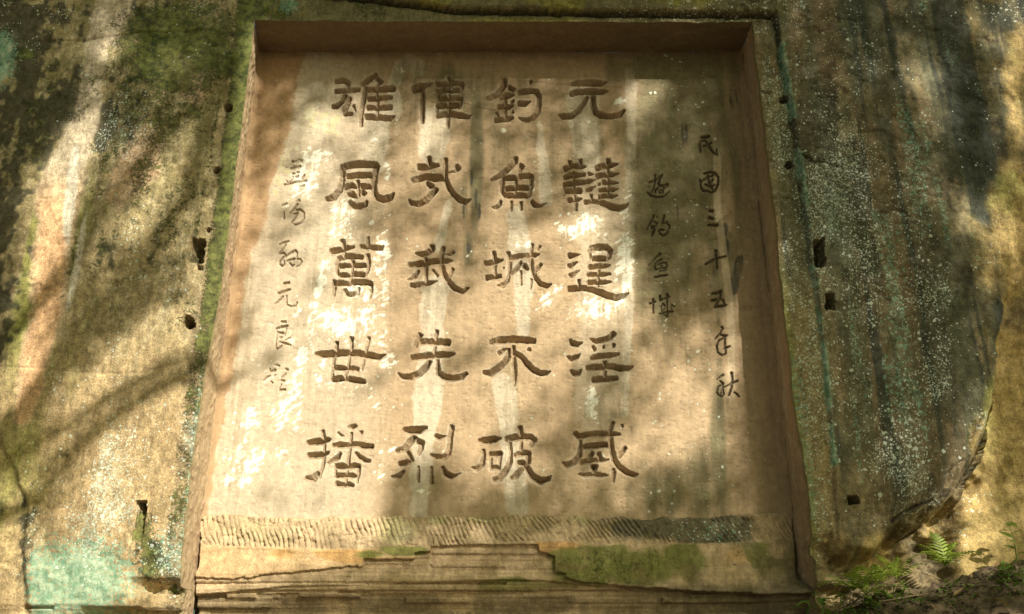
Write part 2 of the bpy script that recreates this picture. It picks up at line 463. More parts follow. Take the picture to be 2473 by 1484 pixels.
Y = YF + (fbm(GX * 1.1, GZ * .8, 0, 4) - .5) * .10 * sst(0, .5, np.maximum.reduce([XL - GX, GX - XR, GZ - ZTF]))
Y = Y + (fbm(GX * 7, GZ * 5, 2, 5) - .5) * .042 * sst(0, .12, np.maximum.reduce([XL - .05 - GX, GX - XR - .05, GZ - ZTF - .05]) + .02)
Y = Y - 0.055 * stepR * (1 - .55 * sst(500, 1000, V)) * np.where(U > 560, 1, 0) - .022 * stepL * (U < 900)
# pitted, flaked surface
Y = Y + .012 * sst(.60, .68, fbm(GX * 9, GZ * 14, 5, 4)) * sst(.48, .6, fbm(GX * 1.7, GZ * 1.2, 7, 3))
# tool marks on the dressed border
on_r = sst(4, -4, outR) * sst(600, 760, V) * (U > 1700) * sst(2, 14, outR + 90)
ph = (V + 0.35 * (U - 1900) + 9 * fbm(U / 30., V / 30., 1, 3)) / 10.5
Y = Y + on_r * .011 * (np.abs(((ph % 1) - .5)) * 2 - .5) * (.4 + fbm(U / 16., V / 16., 3, 2))
on_l = sst(4, -4, uL - U) * (U < 620) * (.3 + .7 * sst(560, 800, V))
ph = (V - 0.3 * U + 14 * fbm(U / 25., V / 25., 6, 3)) / 9.0
Y = Y + on_l * .010 * (np.abs(((ph % 1) - .5)) * 2 - .5) * (.3 + fbm(U / 14., V / 14., 4, 2))
# the rounded lower right end of the bedded rock, its undercut, and the smoother rock beyond
over_v = np.interp(U, [1940, 1965, 2000, 2060, 2110, 2150, 2200, 2230, 2270, 2300, 2330, 2375, 2400], [1440, 1290, 1282, 1312, 1330, 1262, 1240, 1218, 1215, 1180, 1170, 1090, 1000]) + (fbm(U / 14., V * 0, 1, 3) - .5) * 22
uE = np.interp(V, [-400, 300, 600, 800, 1000, 1040, 1080, 1150, 1200, 1300], [2600, 2480, 2430, 2400, 2386, 2380, 2388, 2388, 2345, 2300]) + (fbm(V / 20., U * 0, 2, 3) - .5) * 14
farR = sst(0, 40, U - uE) * sst(450, 1000, V)
under = sst(-2, 30, V - over_v) * sst(1935, 1960, U) * (1 - farR)
hollow = sst(0, 75, V - over_v) * sst(1950, 2060, U)
Y = Y + under * .05 + hollow * .25 * (1 - farR) * (1 - .5 * sst(1330, 1420, V)) - (fbm(U / 60., V / 40., 2, 4) - .5) * .26 * under - .10 * np.abs(fbm(U / 45., V / 30., 5, 3) - .5) * under
roll = sst(90, 0, over_v - V) * (V < over_v) * (U > 2150) * (U < 2400)
Y = Y + .10 * roll ** 2
Y = Y + .26 * farR - .16 * farR * sst(1150, 1330, V) + .09 * farR * (fbm(GX * 3, GZ * 2, 4, 5) - .5)
uW = np.interp(V, [-400, 900, 1100, 1180, 1230, 1300, 1500, 1700], [-260, -60, 30, 62, 80, 66, 72, 80]) + (fbm(V / 18., U * 0, 4, 3) - .5) * 10
farL = sst(0, 22, uW - U)
Y = Y + .04 * farL * sst(850, 1150, V)
# broken beds at the foot of the left side
lay = np.floor((GZ + .03 * fbm(GX * 2, GZ * 2, 3, 3)) / .045)
brk = fbm(lay * 7.31, GX * 2.2 + lay * 3.7, 5, 2)
footL = sst(1385, 1420, V + 20 * (fbm(GX * 3, GZ, 2, 2) - .5)) * (U < 470) * sst(300, 350, U) + sst(1460, 1480, V) * (U < 470)
Y = Y + .10 * np.clip(footL, 0, 1) * sst(.42, .5, brk) + .03 * np.clip(footL, 0, 1)
# cracks
for pts, wd, dp in [([(1925, 375), (1945, 392), (1955, 398), (1985, 398), (2020, 408)], 2.4, .05), ([(1838, 222), (1862, 225)], 2, .04), ([(90, 99), (200, 100), (260, 92), (330, 82), (420, 78), (520, 75)], 1.8, .018),
                    ([(0, 890), (110, 893), (200, 900), (320, 905), (440, 880)], 1.6, .012), ([(2155, 1262), (2210, 1225), (2260, 1205)], 4, .06), ([(2200, 1300), (2250, 1268), (2265, 1245)], 3, .06), ([(2345, 1060), (2362, 1020), (2372, 1010)], 2.5, .03), ([(2280, 1150), (2330, 1110)], 3, .03)]:
    Y = Y + dp * line(U, V, pts, wd)
# lip above the old pale patch
Y = Y + .05 * sst(8, 0, np.abs(V - 104)) * sst(60, 30, np.abs(U - 240)) * 0 + .03 * blob(U, V, 268, 128, 30, 20)
Y = Y + .07 * np.exp(-((V - vT) / 3.2) ** 2) * (U > 840) * (U < 1870) + .03 * np.exp(-((U - uR) / 3.0) ** 2) * (U > 1800) * (V > 36) * sst(900, 600, V)
# sockets cut for beams: kind, u, v, half width, half height, depth
SOCK = [('o', 551, 261, 11, 10, .16), ('o', 522, 411, 10, 9, .16), ('o', 503, 555, 6, 6, .10), ('r', 477, 607, 16, 30, .20), ('o', 456, 780, 15, 15, .18), ('r', 344, 1224, 13, 14, .16),
        ('o', 1893, 242, 11, 9, .14), ('o', 1905, 399, 10, 9, .16), ('r', 1974, 617, 13, 31, .18), ('r', 2001, 736, 12, 19, .18), ('r', 2060, 1210, 15, 10, .15), ('r', 482, 646, 9, 5, .06)]
sock_id = np.zeros(U.shape, int)
for k, (kind, u, v, a, b, dp) in enumerate(SOCK):
    du = (U - u) / a; dv = (V - v) / b
    if kind == 'r' and k != 5:
        du = du - (0.42 if u > 1900 else -0.40) * dv * (b / a) * .30
    rr = np.hypot(du, dv) if kind == 'o' else np.maximum(np.abs(du), np.abs(dv))
    rr = rr + (fbm(U / 9., V / 9., k, 2) - .5) * .35
    ins = rr < 1
    d = dp * sst(1.0, .82, rr)
    Y = np.where(ins, Y + d, Y)
    sock_id[ins] = k + 1

# worn sloping chute below the lower left socket
chu = np.abs(U - np.interp(V, [1236, 1310], [343, 328]) + (fbm(V / 9., U / 9., 3, 2) - .5) * 5) / np.interp(V, [1236, 1310], [13, 17])
chute = sst(1.0, .8, chu) * (V > 1234) * sst(1316, 1300, V)
Y = Y + chute * np.interp(V, [1236, 1312], [.085, .02]) * (sock_id == 0)
# colours of the cliff
n1 = fbm(GX * 1.6, GZ * 1.2, 1, 5); n2 = fbm(GX * 6, GZ * 4, 2, 5); n3 = fbm(GX * 9, GZ * .9, 3, 5); n4 = fbm(GX * 22, GZ * 16, 4, 4); n5 = fbm(GX * 3.2, GZ * .55, 5, 4)
left = (U < 1000)
C = np.empty(U.shape + (3,)); C[:] = (.30, .23, .122)
C = lerpc(C, sst(700, 350, V) * left * .45, (.185, .175, .075))
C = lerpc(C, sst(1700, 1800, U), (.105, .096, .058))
C = lerpc(C, sst(.45, .62, n1) * .6, (.24, .19, .105))
C = lerpc(C, sst(.5, .66, n2) * np.where(U > 1700, .2, .45), (.35, .262, .14))
C = lerpc(C, sst(.5, .7, n5) * .35 * (U > 1800), (.22, .165, .09))
C = lerpc(C, .55 * sst(.54, .64, n4 * .55 + n2 * .45) * (1 - .5 * sst(1700, 1800, U)), (.15, .135, .06))
C = lerpc(C, .5 * sst(.56, .66, fbm(GX * 30, GZ * 12, 1, 4)) * left, (.40, .33, .20))
# left: warm ground low down, green-yellow bands
C = lerpc(C, sst(750, 1000, V) * left * .55, (.38, .262, .138))
C = lerpc(C, blobs(U, V, [(70, 560, 26, 260, 8), (185, 600, 22, 150, 20, .8), (60, 760, 30, 140, 10), (40, 1150, 60, 160, 15, .8), (130, 900, 50, 60, 0, .6)]) * sst(.35, .55, n3) * .8, (.23, .23, .06))
pal = line(U + 26 * (n2 - .5), V, [(280, 0, 46), (255, 60, 48), (232, 108, 30), (222, 200, 34), (212, 300, 42), (180, 372, 48), (150, 450, 60), (128, 600, 46), (112, 760, 40), (85, 900, 34), (60, 1010, 20)])
C = lerpc(C, sst(.25, .62, pal + .35 * (n4 - .5)), (.42, .345, .24))
C = lerpc(C, sst(.25, .7, pal + .3 * (n4 - .5)) * sst(380, 520, V), (.50, .31, .17))
C = lerpc(C, sst(.3, .6, blobs(U, V, [(175, 470, 14, 120, 6), (190, 640, 9, 120, 12, .8)]) + .4 * (n4 - .5)), (.50, .44, .34))
C = lerpc(C, .85 * sst(.3, .6, blobs(U, V, [(340, 400, 50, 110, 20), (450, 190, 40, 60, -30, .9), (300, 480, 40, 60, 0, .7), (330, 330, 30, 60, 0, .6)]) + .9 * (n2 - .55)), (.42, .29, .18))
# dark growth, with some branch shadow painted in on the left
dk = blobs(U, V, [(60, 250, 120, 190, 10, 1.), (160, 260, 60, 120, 20, 1.), (20, 480, 55, 260, 8, 1.), (200, 30, 160, 80, 0, .8), (40, 60, 130, 80, 0, 1.), (10, 700, 40, 200, 5, .9),
                  (330, 250, 60, 70, 0, .6), (270, 310, 50, 70, 0, .8), (300, 640, 90, 80, 0, .25), (560, 60, 50, 120, 0, .6), (60, 1300, 26, 120, 4, .8), (340, 1340, 60, 40, 0, .5), (380, 60, 60, 60, 0, .5)])
C = lerpc(C, .9 * left * sst(.38, .58, dk * .75 + .9 * (n2 - .5) + .5 * (n3 - .5) + .8 * (n4 - .5)) * (1 - .85 * sst(.35, .6, pal)), (.052, .048, .028))
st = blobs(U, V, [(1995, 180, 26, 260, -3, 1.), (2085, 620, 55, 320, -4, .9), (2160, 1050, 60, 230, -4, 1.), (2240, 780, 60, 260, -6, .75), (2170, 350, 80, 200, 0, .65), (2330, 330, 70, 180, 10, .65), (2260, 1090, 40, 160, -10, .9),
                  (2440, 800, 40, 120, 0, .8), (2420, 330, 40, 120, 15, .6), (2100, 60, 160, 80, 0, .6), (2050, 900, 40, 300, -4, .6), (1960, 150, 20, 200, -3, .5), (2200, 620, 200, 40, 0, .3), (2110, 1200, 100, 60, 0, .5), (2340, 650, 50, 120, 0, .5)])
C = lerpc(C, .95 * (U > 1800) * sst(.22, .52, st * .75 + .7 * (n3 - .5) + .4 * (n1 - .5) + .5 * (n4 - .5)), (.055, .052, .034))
C = lerpc(C, .7 * (U > 1800) * sst(.5, .62, fbm(GX * 5, GZ * .6, 6, 5)), (.085, .075, .045))
C = lerpc(C, .4 * (U > 1800) * sst(.52, .64, fbm(GX * 3.4, GZ * .8, 7, 5)), (.22, .15, .08))
grn = sst(.46, .62, fbm(GX * 7, GZ * .5, 2, 5) * .7 + .3 * n1)
C = lerpc(C, .6 * (U > 1800) * grn, (.088, .095, .060))
C = lerpc(C, .8 * (U > 1800) * sst(.54, .62, fbm(GX * 9 + 4, GZ * .35, 3, 4)) * sst(1250, 1000, V), (.040, .046, .036))
# ochre rock on the far right and at the foot
oc = np.clip(blobs(U, V, [(2440, 560, 70, 160, 0, .9), (2470, 1100, 110, 260, 0, 1.), (2380, 620, 50, 120, 0, .7), (2400, 60, 70, 120, 0, .5), (2450, 200, 40, 200, 0, .6), (2000, 1310, 70, 50, 0, .7), (2130, 1340, 120, 60, 0, .8), (2350, 1260, 120, 60, 0, 1.), (1990, 1430, 60, 60, 0, .8)]) + farR * sst(300, 1150, V) * (.6 + .8 * (n1 - .3)), 0, 1)
C = lerpc(C, .85 * sst(.3, .7, oc + .7 * (n2 - .5)), (.40, .285, .115))
C = lerpc(C, .6 * sst(.5, .7, oc + .5 * (n3 - .5)) * sst(.5, .64, n1), (.30, .29, .09))
C = lerpc(C, .7 * under * sst(.4, .6, n2), (.17, .125, .065))
# top border
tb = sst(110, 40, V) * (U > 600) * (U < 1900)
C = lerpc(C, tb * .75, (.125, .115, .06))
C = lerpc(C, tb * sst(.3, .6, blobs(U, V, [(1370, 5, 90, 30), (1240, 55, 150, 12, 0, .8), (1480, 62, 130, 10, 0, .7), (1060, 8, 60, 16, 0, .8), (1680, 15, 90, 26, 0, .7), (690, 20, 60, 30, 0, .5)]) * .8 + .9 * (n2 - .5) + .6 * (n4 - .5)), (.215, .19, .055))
C = lerpc(C, .8 * sst(.25, .0, np.abs(outR) / 40.) * (outR < 3) * (outR > -9) * (U > 560) * (V < 300), (.03, .032, .02))  # shadow along the foot of the step, painted as a dark line
# chiselled border beside the niche, left
C = lerpc(C, on_l * .6, (.20, .155, .09))
C = lerpc(C, .8 * on_r, (.26, .20, .105))
# near-edge band of algae
edge_r = sst(26, 4, U - np.interp(V, [0, 514, 1000, 1264, 1484], [1817, 1871, 1917, 1957, 1958])) * (U > 1700)
C = lerpc(C, edge_r * sst(560, 760, V) * .8, (.19, .19, .06))

lich = np.zeros(U.shape)
lich = np.maximum(lich, blobs(U, V, [(2010, 460, 90, 170, 15, .9), (1950, 640, 60, 160, 0, .8), (2060, 620, 80, 120, 0, .7), (2240, 720, 60, 80, 0, .7), (2270, 960, 110, 170, 0, .75), (2170, 1130, 90, 110, 0, .8), (2130, 1220, 60, 60, 0, 1.),
     (2340, 1080, 50, 160, 0, .9), (2100, 240, 120, 200, 0, .35), (2200, 430, 60, 200, 0, .45), (2090, 760, 50, 120, 0, .6), (1910, 180, 36, 200, 0, .7), (2330, 850, 60, 90, 0, .5), (2210, 1200, 80, 50, 0, .9), (1990, 1240, 40, 80, 0, .7), (2400, 200, 80, 200, 0, .3), (2160, 900, 200, 300, 0, .3), (2430, 60, 60, 100, 0, .4)]))
lich = np.maximum(lich, blobs(U, V, [(170, 1000, 60, 190, 22, 1.), (110, 1180, 60, 180, 14, 1.), (230, 1140, 90, 140, 0, .8), (260, 1230, 70, 60, 0, .8), (170, 1280, 90, 120, 0, .9), (270, 490, 30, 60, 15, .8), (280, 350, 90, 150, 0, .55), (420, 90, 100, 90, 0, .5), (250, 200, 80, 120, 0, .3),
     (340, 560, 40, 120, 0, .5), (460, 1150, 40, 230, 6, .8), (430, 1330, 60, 100, 0, .7), (90, 60, 90, 80, 0, .3), (480, 900, 30, 120, 0, .5), (350, 1050, 80, 80, 0, .35), (400, 640, 60, 80, 0, .3)]))
patch = sst(.42, .60, fbm(GX * 3.2, GZ * 1.7, 7, 5))
lich = np.clip(lich * np.where(U > 1700, .95, 1.2), 0, 1) * (1 - .8 * sst(.3, .6, pal)) * (.10 + .95 * patch)
lich = np.maximum(lich, tb * .35 * sst(1400, 1600, U))
moss = blobs(U, V, [(430, 120, 170, 130, 0, .95), (330, 260, 70, 150, 0, .6), (400, 300, 60, 200, 20, .6), (620, 30, 90, 60, 0, .7), (580, 220, 36, 300, 3, .6), (430, 520, 60, 140, 20, .5), (60, 130, 30, 18, 0, .9), (350, 1290, 40, 60, 0, .7),
                    (370, 60, 90, 80, 0, .7), (450, 760, 40, 120, 0, .45), (330, 560, 50, 120, 20, .4), (370, 1360, 50, 60, 0, .7), (520, 60, 60, 120, 0, .7), (300, 700, 60, 60, 0, .35), (180, 620, 20, 130, 15, .5), (2000, 1420, 40, 40, 0, .3)])
near_l = sst(62, 30, (np.interp(V, [0, 150, 659, 1108, 1484], [616, 605, 541, 465, 428])) - U) * (U < 640)
moss = np.maximum(moss, near_l * np.interp(V, [0, 250, 620, 800, 950, 1484], [1, .98, .92, .75, .6, .5]) * (.75 + .5 * n2))
moss = np.maximum(moss, blobs(U, V, [(350, 420, 36, 130, 12, .62), (300, 330, 50, 90, 0, .6), (470, 260, 60, 90, 0, .6), (260, 420, 30, 90, 10, .5), (390, 560, 26, 90, 10, .5), (240, 620, 24, 120, 15, .5), (290, 560, 20, 60, 0, .5)]))
moss = np.maximum(moss, .9 * on_l * sst(1000, 300, V) * (.5 + n2))
moss = np.maximum(moss, .5 * left * sst(750, 300, V) * sst(.42, .62, n1))
moss = np.maximum(moss, .45 * (U > 1800) * grn * sst(.45, .6, n2))
moss = np.maximum(moss, .55 * line(U, V, [(540, 170), (515, 350), (490, 500), (470, 600)], 14))
moss = np.maximum(moss, edge_r * .35)
crust = blobs(U, V, [(200, 1400, 140, 110, 0, .95), (110, 1420, 60, 120, 0, .9), (300, 1380, 60, 60, 0, .5), (5, 140, 40, 70, 0, .9), (695, 14, 26, 22, 0, .9), (475, 1030, 20, 160, 6, .55), (462, 1180, 18, 150, 6, .6), (440, 1320, 22, 120, 5, .6), (400, 1330, 30, 70, 0, .6),
                     (1975, 560, 45, 80, 15,.55), (1960, 410, 26, 60, 0,.55), (1890, 200, 16, 160, -2,.55), (2230, 330, 22, 110, 0, .5), (2240, 380, 16, 60, 0, .6), (2270, 720, 40, 50, 0, .6), (2230, 950, 40, 80, 0, .4), (2005, 540, 30, 40, 0, .7), (170, 90, 30, 60, 0, .0), (2140, 1000, 40, 60, 0, .4), (2200, 1060, 40, 60, 0, .5)])
hang = sst(.50, .62, fbm(GX * 8, GZ * .7, 6, 5)) * sst(.40, .56, fbm(GX * 2.4, GZ * 1.2, 3, 4))
crust = np.maximum(crust * np.where(U > 1700, .55 + .6 * (n2 - .3), 1), .52 * hang * (U > 1800) * sst(2430, 2330, U) * sst(1320, 1230, V))
seam = line(U, V, [(1884, 120), (1903, 240), (1922, 340), (1932, 420), (1948, 540), (1962, 650), (1978, 760), (1994, 900), (2006, 1030), (2014, 1120)], 11)
crust = np.maximum(crust, .9 * seam * sst(.3, .55, n2))
lich = np.maximum(lich, .6 * (.25 + patch) * sst(0, -10, outR) * (outR > -60) * (U > 1840) * sst(90, 140, V) * sst(1250, 900, V))
moss = np.maximum(moss, chute * .9); crust = crust * (1 - chute); lich = lich * (1 - chute)
MSK = np.stack([np.clip(lich, 0, 1), np.clip(moss, 0, 1), np.clip(crust, 0, 1)], -1)

P = np.stack([GX, Y, GZ], -1).reshape(-1, 3)
F = grid_faces(*GX.shape)
keep = np.ones(F.shape[:2], bool)
keep[:IT, IL:IR] = False
sid = sock_id[:-1, :-1]
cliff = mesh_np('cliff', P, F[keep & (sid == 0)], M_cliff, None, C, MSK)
tag(cliff, 'weathered sandstone cliff stained with moss and pale lichen around the carved niche', None, None, 'structure')
for k, sk in enumerate(SOCK):
    sel = keep & (sid == k + 1)
    if sel.any():
        Cs = lerpc(C, (sock_id > 0) * .6, (.10, .085, .05))
        mesh_np('beam_socket', P, F[sel], M_cliff, cliff, Cs, MSK * .5)

# ---------------------------------------------------------------- the inscription niche: back panel with carved characters
niche = empty('carved_inscription', ((XL + XR) / 2, YB, ZB),
              'large recessed tan stone panel carved with columns of dark Chinese characters', 'inscription')
A1 = (1100, 240, 520 / 2473); B1 = (1620, 240, 520 / 2473); A2 = (1090, 520, 520 / 2473); B2 = (1630, 520, 520 / 2473)
A3 = (1090, 795, 520 / 2473); B3 = (1630, 810, 520 / 2473); A4 = (1060, 1110, 540 / 2473); B4 = (1620, 1110, 530 / 2473)
A5 = (1020, 1425, 550 / 2473); B5 = (1590, 1415, 575 / 2473)
S1 = (2340, 440, 200 / 824); S2 = (2370, 820, 200 / 1060); S3 = (2370, 1080, 200 / 989); S4 = (2160, 580, 160 / 950)
S5 = (2160, 830, 160 / 913); S6 = (920, 530, 140 / 831); S7 = (910, 780, 150 / 795); S8 = (870, 1060, 170 / 901)
CH = [
('元', B1, 1, '1490,210,35;1600,195,52;1800,190,55;1950,195,52;2050,185,20|1480,370,45;1600,340,48;1800,330,50;1980,335,45;2080,325,12|1740,420,30;1680,530,38;1600,640,45;1480,730,48;1350,740,50;1280,710,20|1835,420,45;1835,560,48;1870,660,48;1960,720,50;2120,735,48;2260,710,42;2340,630,20'),
('韃', B2, 1, '1410,120,35;1420,200,28|1585,100,32;1590,190,26|1330,250,48;1420,200,38;1500,195,42;1600,205,40;1670,205,18|1330,385,42;1430,350,40;1500,345,42;1650,335,28|1320,500,42;1440,485,42;1560,465,45;1690,455,32|1340,610,45;1440,605,48;1590,600,48|1320,510,25;1320,670,20|1390,750,42;1460,750,40;1540,740,38;1600,720,15|1470,300,22;1480,600,22;1510,820,32;1510,910,26|1700,300,15;1730,330,28;1800,330,10|1690,450,35;1740,440,30;1825,420,8|1680,590,25;1740,575,35;1820,525,8|2030,95,42;2025,250,30;2030,450,25;2030,650,22|1840,230,48;1960,200,48;2080,185,46;2190,160,15|1845,365,44;1960,340,42;2080,335,44;2195,320,12|1875,490,24;1895,490,24|1940,460,38;2060,460,38;2120,465,32;2200,470,8|1885,590,36;1970,580,36;2100,580,36;2190,570,10|1890,695,40;1990,680,38;2090,690,36;2180,670,12|1650,780,40;1740,770,38;1800,770,38;1860,780,38;1960,800,50;2080,850,55;2200,880,52;2300,850,35;2360,800,8|1760,660,28;1765,740,20'),
('逞', B3, 1, '1390,230,25;1420,265,45;1490,250,30;1575,240,6|1380,410,25;1410,430,45;1470,400,35;1535,365,8|1400,560,25;1440,580,45;1510,530,30;1570,495,8|1730,200,40;1760,150,50;1850,125,55;2000,130,55;2060,180,45;2050,280,38;2010,330,22|1730,200,35;1740,310,25|1780,310,45;1980,310,45|1720,450,42;1850,435,46;1980,430,40;2070,410,12|1700,575,40;1840,570,40;1960,560,38;2070,555,20|1710,700,44;1840,690,44;1960,690,40;2080,680,12|1880,480,25;1870,620,18;1870,760,18|1400,800,50;1520,790,50;1660,790,50;1780,820,50;1880,850,52;2000,900,52;2160,940,52;2290,910,42;2360,860,12|1555,650,30;1565,740,25'),
('淫', B4, 1, '1430,190,25;1470,240,48;1550,260,42;1630,235,8|1390,450,20;1460,490,50;1540,460,40;1600,410,8|1450,670,25;1500,720,50;1560,720,50;1610,660,20|1750,170,12;1850,210,42;1980,190,45;2070,150,45;2130,90,45|1790,290,25;1830,350,32|1965,300,32;1975,300,32|2130,260,35;2110,310,20|1770,480,40;1880,450,52;2050,440,52;2200,420,28|1700,640,40;1800,625,54;1930,620,54;2080,610,54;2220,635,52;2340,640,42;2430,610,10|1800,820,52;1930,810,54;2050,805,52;2180,790,38|1980,530,35;1985,650,30;1985,760,28'),
('威', B5, 1, '1520,220,40;1580,270,46;1700,245,48;1850,230,50;1980,235,48;2090,230,38;2180,235,22|1600,310,25;1605,430,32;1580,560,42;1500,650,48;1400,690,45;1345,640,12|1650,420,40;1800,400,48;1980,390,44|1780,500,28;1740,590,32|1870,510,40;1900,600,40|1610,650,38;1700,630,40;1830,610,40;1960,610,28;2020,600,8|1800,700,62;1800,780,35|1580,810,20;1680,830,38;1780,820,38;1900,830,42;2000,830,15|2080,60,30;2040,170,35;2045,300,35;2060,450,40;2090,600,45;2160,710,50;2270,790,50;2380,830,42;2440,815,12|2210,95,25;2220,125,20|2260,430,30;2210,500,30;2170,570,20|2090,740,32;2080,930,25'),
('釣', B1, 1, '410,140,40;415,220,42;370,290,45;280,390,48;190,440,50;120,450,35|480,260,38;560,310,40|340,440,35;430,410,55;510,400,40;570,390,10|560,480,25;510,510,22|310,590,42;400,580,42;480,580,40;545,555,25|430,480,20;425,600,25;420,790,20|285,675,22;310,730,15|550,660,28;510,690,12|255,800,42;390,790,38;480,775,42;540,755,30|830,160,35;835,220,10|650,360,42;760,330,45;860,320,45;930,340,45;965,420,42;965,550,42;940,670,42;880,760,40;790,800,38;700,790,30;635,755,12|640,530,50;740,530,50;830,490,12'),
('魚', B2, 1, '545,70,40;530,140,45;430,240,45;310,340,45;140,430,25|610,200,38;650,210,40;600,280,25|340,360,38;320,480,38;330,620,38;380,700,35|370,400,45;500,390,48;560,400,25;620,370,48;760,360,48|790,350,40;795,480,38;770,620,35;740,690,30|390,570,44;500,560,42;600,550,42;740,550,42|390,680,42;500,680,42;620,675,42;730,680,38|545,430,30;540,560,25;530,700,20|300,770,30;280,830,38;220,870,32;150,860,10|470,780,28;465,920,26|630,780,28;630,910,26|800,770,35;850,830,42;930,850,30;1035,800,8'),
('城', B3, 1, '185,210,30;205,300,38;205,400,30;215,560,25;205,640,18|50,395,48;150,380,48;260,350,42;335,330,20|70,620,48;170,610,44;300,590,40|340,465,24;350,465,20|420,210,35;440,300,40;445,420,35;440,560,30;400,680,35;320,750,42;250,750,15|450,310,48;600,270,44;750,270,44;850,255,40;915,240,12|630,370,30;560,470,40;470,560,30|625,510,20;625,740,18|680,420,48;740,480,30|810,80,28;790,200,32;790,350,32;800,480,35;850,620,42;930,710,42;1040,750,40;1115,715,15|800,640,25;780,800,12|935,110,25;900,160,18|950,400,25;900,460,28;850,530,18'),
('不', B4, 1, '180,230,45;300,200,60;500,185,62;700,190,60;880,205,48|430,320,15;370,360,35;310,400,45|770,340,32;810,340,30|545,290,30;540,400,35;550,500,35;565,620,32;565,800,32;555,910,18|470,330,30;470,440,45;400,540,48;300,630,52;180,710,55;70,700,35|570,400,45;650,440,50;740,550,52;840,650,52;960,710,50;1060,710,40;1130,680,10'),
('破', B5, 1, '130,330,35;240,330,58;350,310,55;450,290,15|195,460,25;200,560,32;170,680,40;90,740,42;20,720,15|290,520,40;370,530,48;450,510,40|300,520,30;300,760,22|440,520,30;425,740,20|310,730,40;420,720,38|520,310,42;620,290,55;740,280,52;880,280,52;930,320,48;880,410,30|570,340,30;590,500,32;580,640,38;520,770,48;420,880,52;340,900,42|725,130,42;735,230,40;745,340,28;740,460,25|650,550,40;760,510,48;850,520,42;840,640,40;760,740,38;660,840,50;600,870,30|700,650,42;780,660,48;830,740,50;900,850,58;1020,920,60;1130,890,42;1180,840,12'),
('偉', A1, 1, '1420,300,70;1530,270,78;1640,230,35;1720,210,12|1565,350,42;1565,600,42;1560,840,38|1985,110,35;1985,250,25;1990,450,25;1985,650,25;1975,780,35;1975,920,30|1790,225,42;1900,215,44;2050,200,42;2215,210,38|2210,220,35;2190,300,33;2150,360,28|1790,350,38;1900,315,40;1980,315,40;2050,325,44;2140,325,44|1800,340,30;1830,500,25|1840,470,40;1960,450,40;2100,445,42;2190,440,40|2190,450,33;2170,560,28;2150,610,20|1790,580,44;1950,570,42;2040,570,44;2140,560,44|1800,590,28;1790,700,28|1790,730,46;1950,705,46;2050,705,46;2200,730,48;2300,745,38;2350,720,12'),
('哉', A2, 1, '1715,70,45;1720,160,42;1710,260,25|1540,220,52;1650,220,52;1780,195,48;1870,190,25|1450,440,48;1560,410,52;1680,375,48;1800,390,58;1970,390,52|1985,90,38;1975,250,42;1975,400,42;2020,520,48;2100,650,50;2200,740,50;2300,780,48;2390,735,15|2150,200,40;2190,240,42;2120,290,22;2030,310,8|1840,570,40;1760,660,48;1660,760,50;1540,810,50;1430,790,40;1390,740,15|1690,480,40;1740,520,45;1790,520,25'),
('我', A3, 1, '1770,170,45;1770,230,42;1700,280,45;1600,310,42;1490,290,15|1390,480,48;1500,470,52;1640,455,52;1800,420,48;1900,420,40;2000,420,48;2080,410,18|1660,370,32;1665,500,30;1670,650,28;1665,800,25|1950,200,40;1925,280,40;1910,420,40;1920,520,45;1960,640,48;2030,760,50;2120,850,50;2250,910,45;2360,850,12|2110,270,30;2060,310,22;1970,310,6|2100,540,28;2070,620,28;1990,740,20|1550,580,25;1490,660,42;1430,700,25;1360,715,8|1770,560,22;1850,660,22|1420,800,40;1480,810,48;1600,790,45;1720,770,40;1840,740,12'),
('先', A4, 1, '1660,100,45;1620,180,42;1570,280,35|1660,220,56;1800,220,54;1950,220,58;2100,230,55|1915,40,30;1895,150,32;1875,300,25;1870,440,25|1520,460,48;1700,440,56;1850,430,56;1950,415,56;2080,415,52;2180,400,25|1800,510,45;1740,610,52;1640,710,55;1500,760,55;1370,755,40;1300,690,12|1920,480,30;1930,600,35;1930,690,45;2010,760,55;2150,785,55;2290,760,50;2375,700,30'),
('烈', A5, 1, '1550,130,35;1650,145,66;1780,140,66;1900,100,28|1720,240,45;1660,310,58;1560,420,52;1440,460,38|1760,310,52;1830,330,45;1810,430,40;1770,510,25|1610,470,35;1660,560,40;1690,610,30|1480,650,40;1560,650,52;1650,600,42|2030,220,35;2080,250,50;2140,240,25;2195,225,6|2290,80,42;2265,200,45;2250,380,45;2230,500,42;2150,560,50;2060,560,55;1960,510,25|1550,760,25;1480,840,45;1370,850,20|1775,700,25;1775,920,26|1970,700,25;1975,940,32|2140,700,30;2180,800,55;2260,840,50;2330,830,25;2420,795,6'),
('雄', A1, 1, '170,165,46;290,155,48;360,190,42;360,310,30|350,320,40;460,310,46;545,300,42|160,330,42;330,320,42|330,390,35;270,490,40;180,565,45;110,575,35|400,440,35;350,560,42;300,640,42|300,690,38;430,700,30|450,560,30;475,650,25|815,55,35;700,145,50;590,220,40|835,120,40;900,190,40|860,200,30;825,270,30|650,270,38;620,450,38;585,650,35;575,890,32|680,310,42;810,305,42;900,300,50;1110,285,52|825,340,25;845,500,22;835,700,22;830,800,20|690,455,40;830,450,38;1060,430,40|680,595,42;820,600,40;900,600,42;1060,590,42|650,740,50;800,750,50;900,755,50;1030,775,50;1120,730,15'),
('風', A2, 1, '300,220,52;450,185,58;600,165,60;750,175,58;880,190,48|300,200,35;330,300,40;320,450,45;270,590,50;180,700,55;60,730,40|890,200,45;840,330,50;830,480,50;830,620,52;870,700,55;970,740,60;1090,710,55;1150,640,20|390,365,46;580,345,50;790,350,46|360,540,40;460,505,46;540,530,35|620,520,46;780,530,44|570,440,35;575,560,35;580,680,30|410,650,40;480,660,58;560,690,30|640,620,45;690,650,35|430,780,40;500,840,50;600,850,50;690,820,40;720,760,20'),
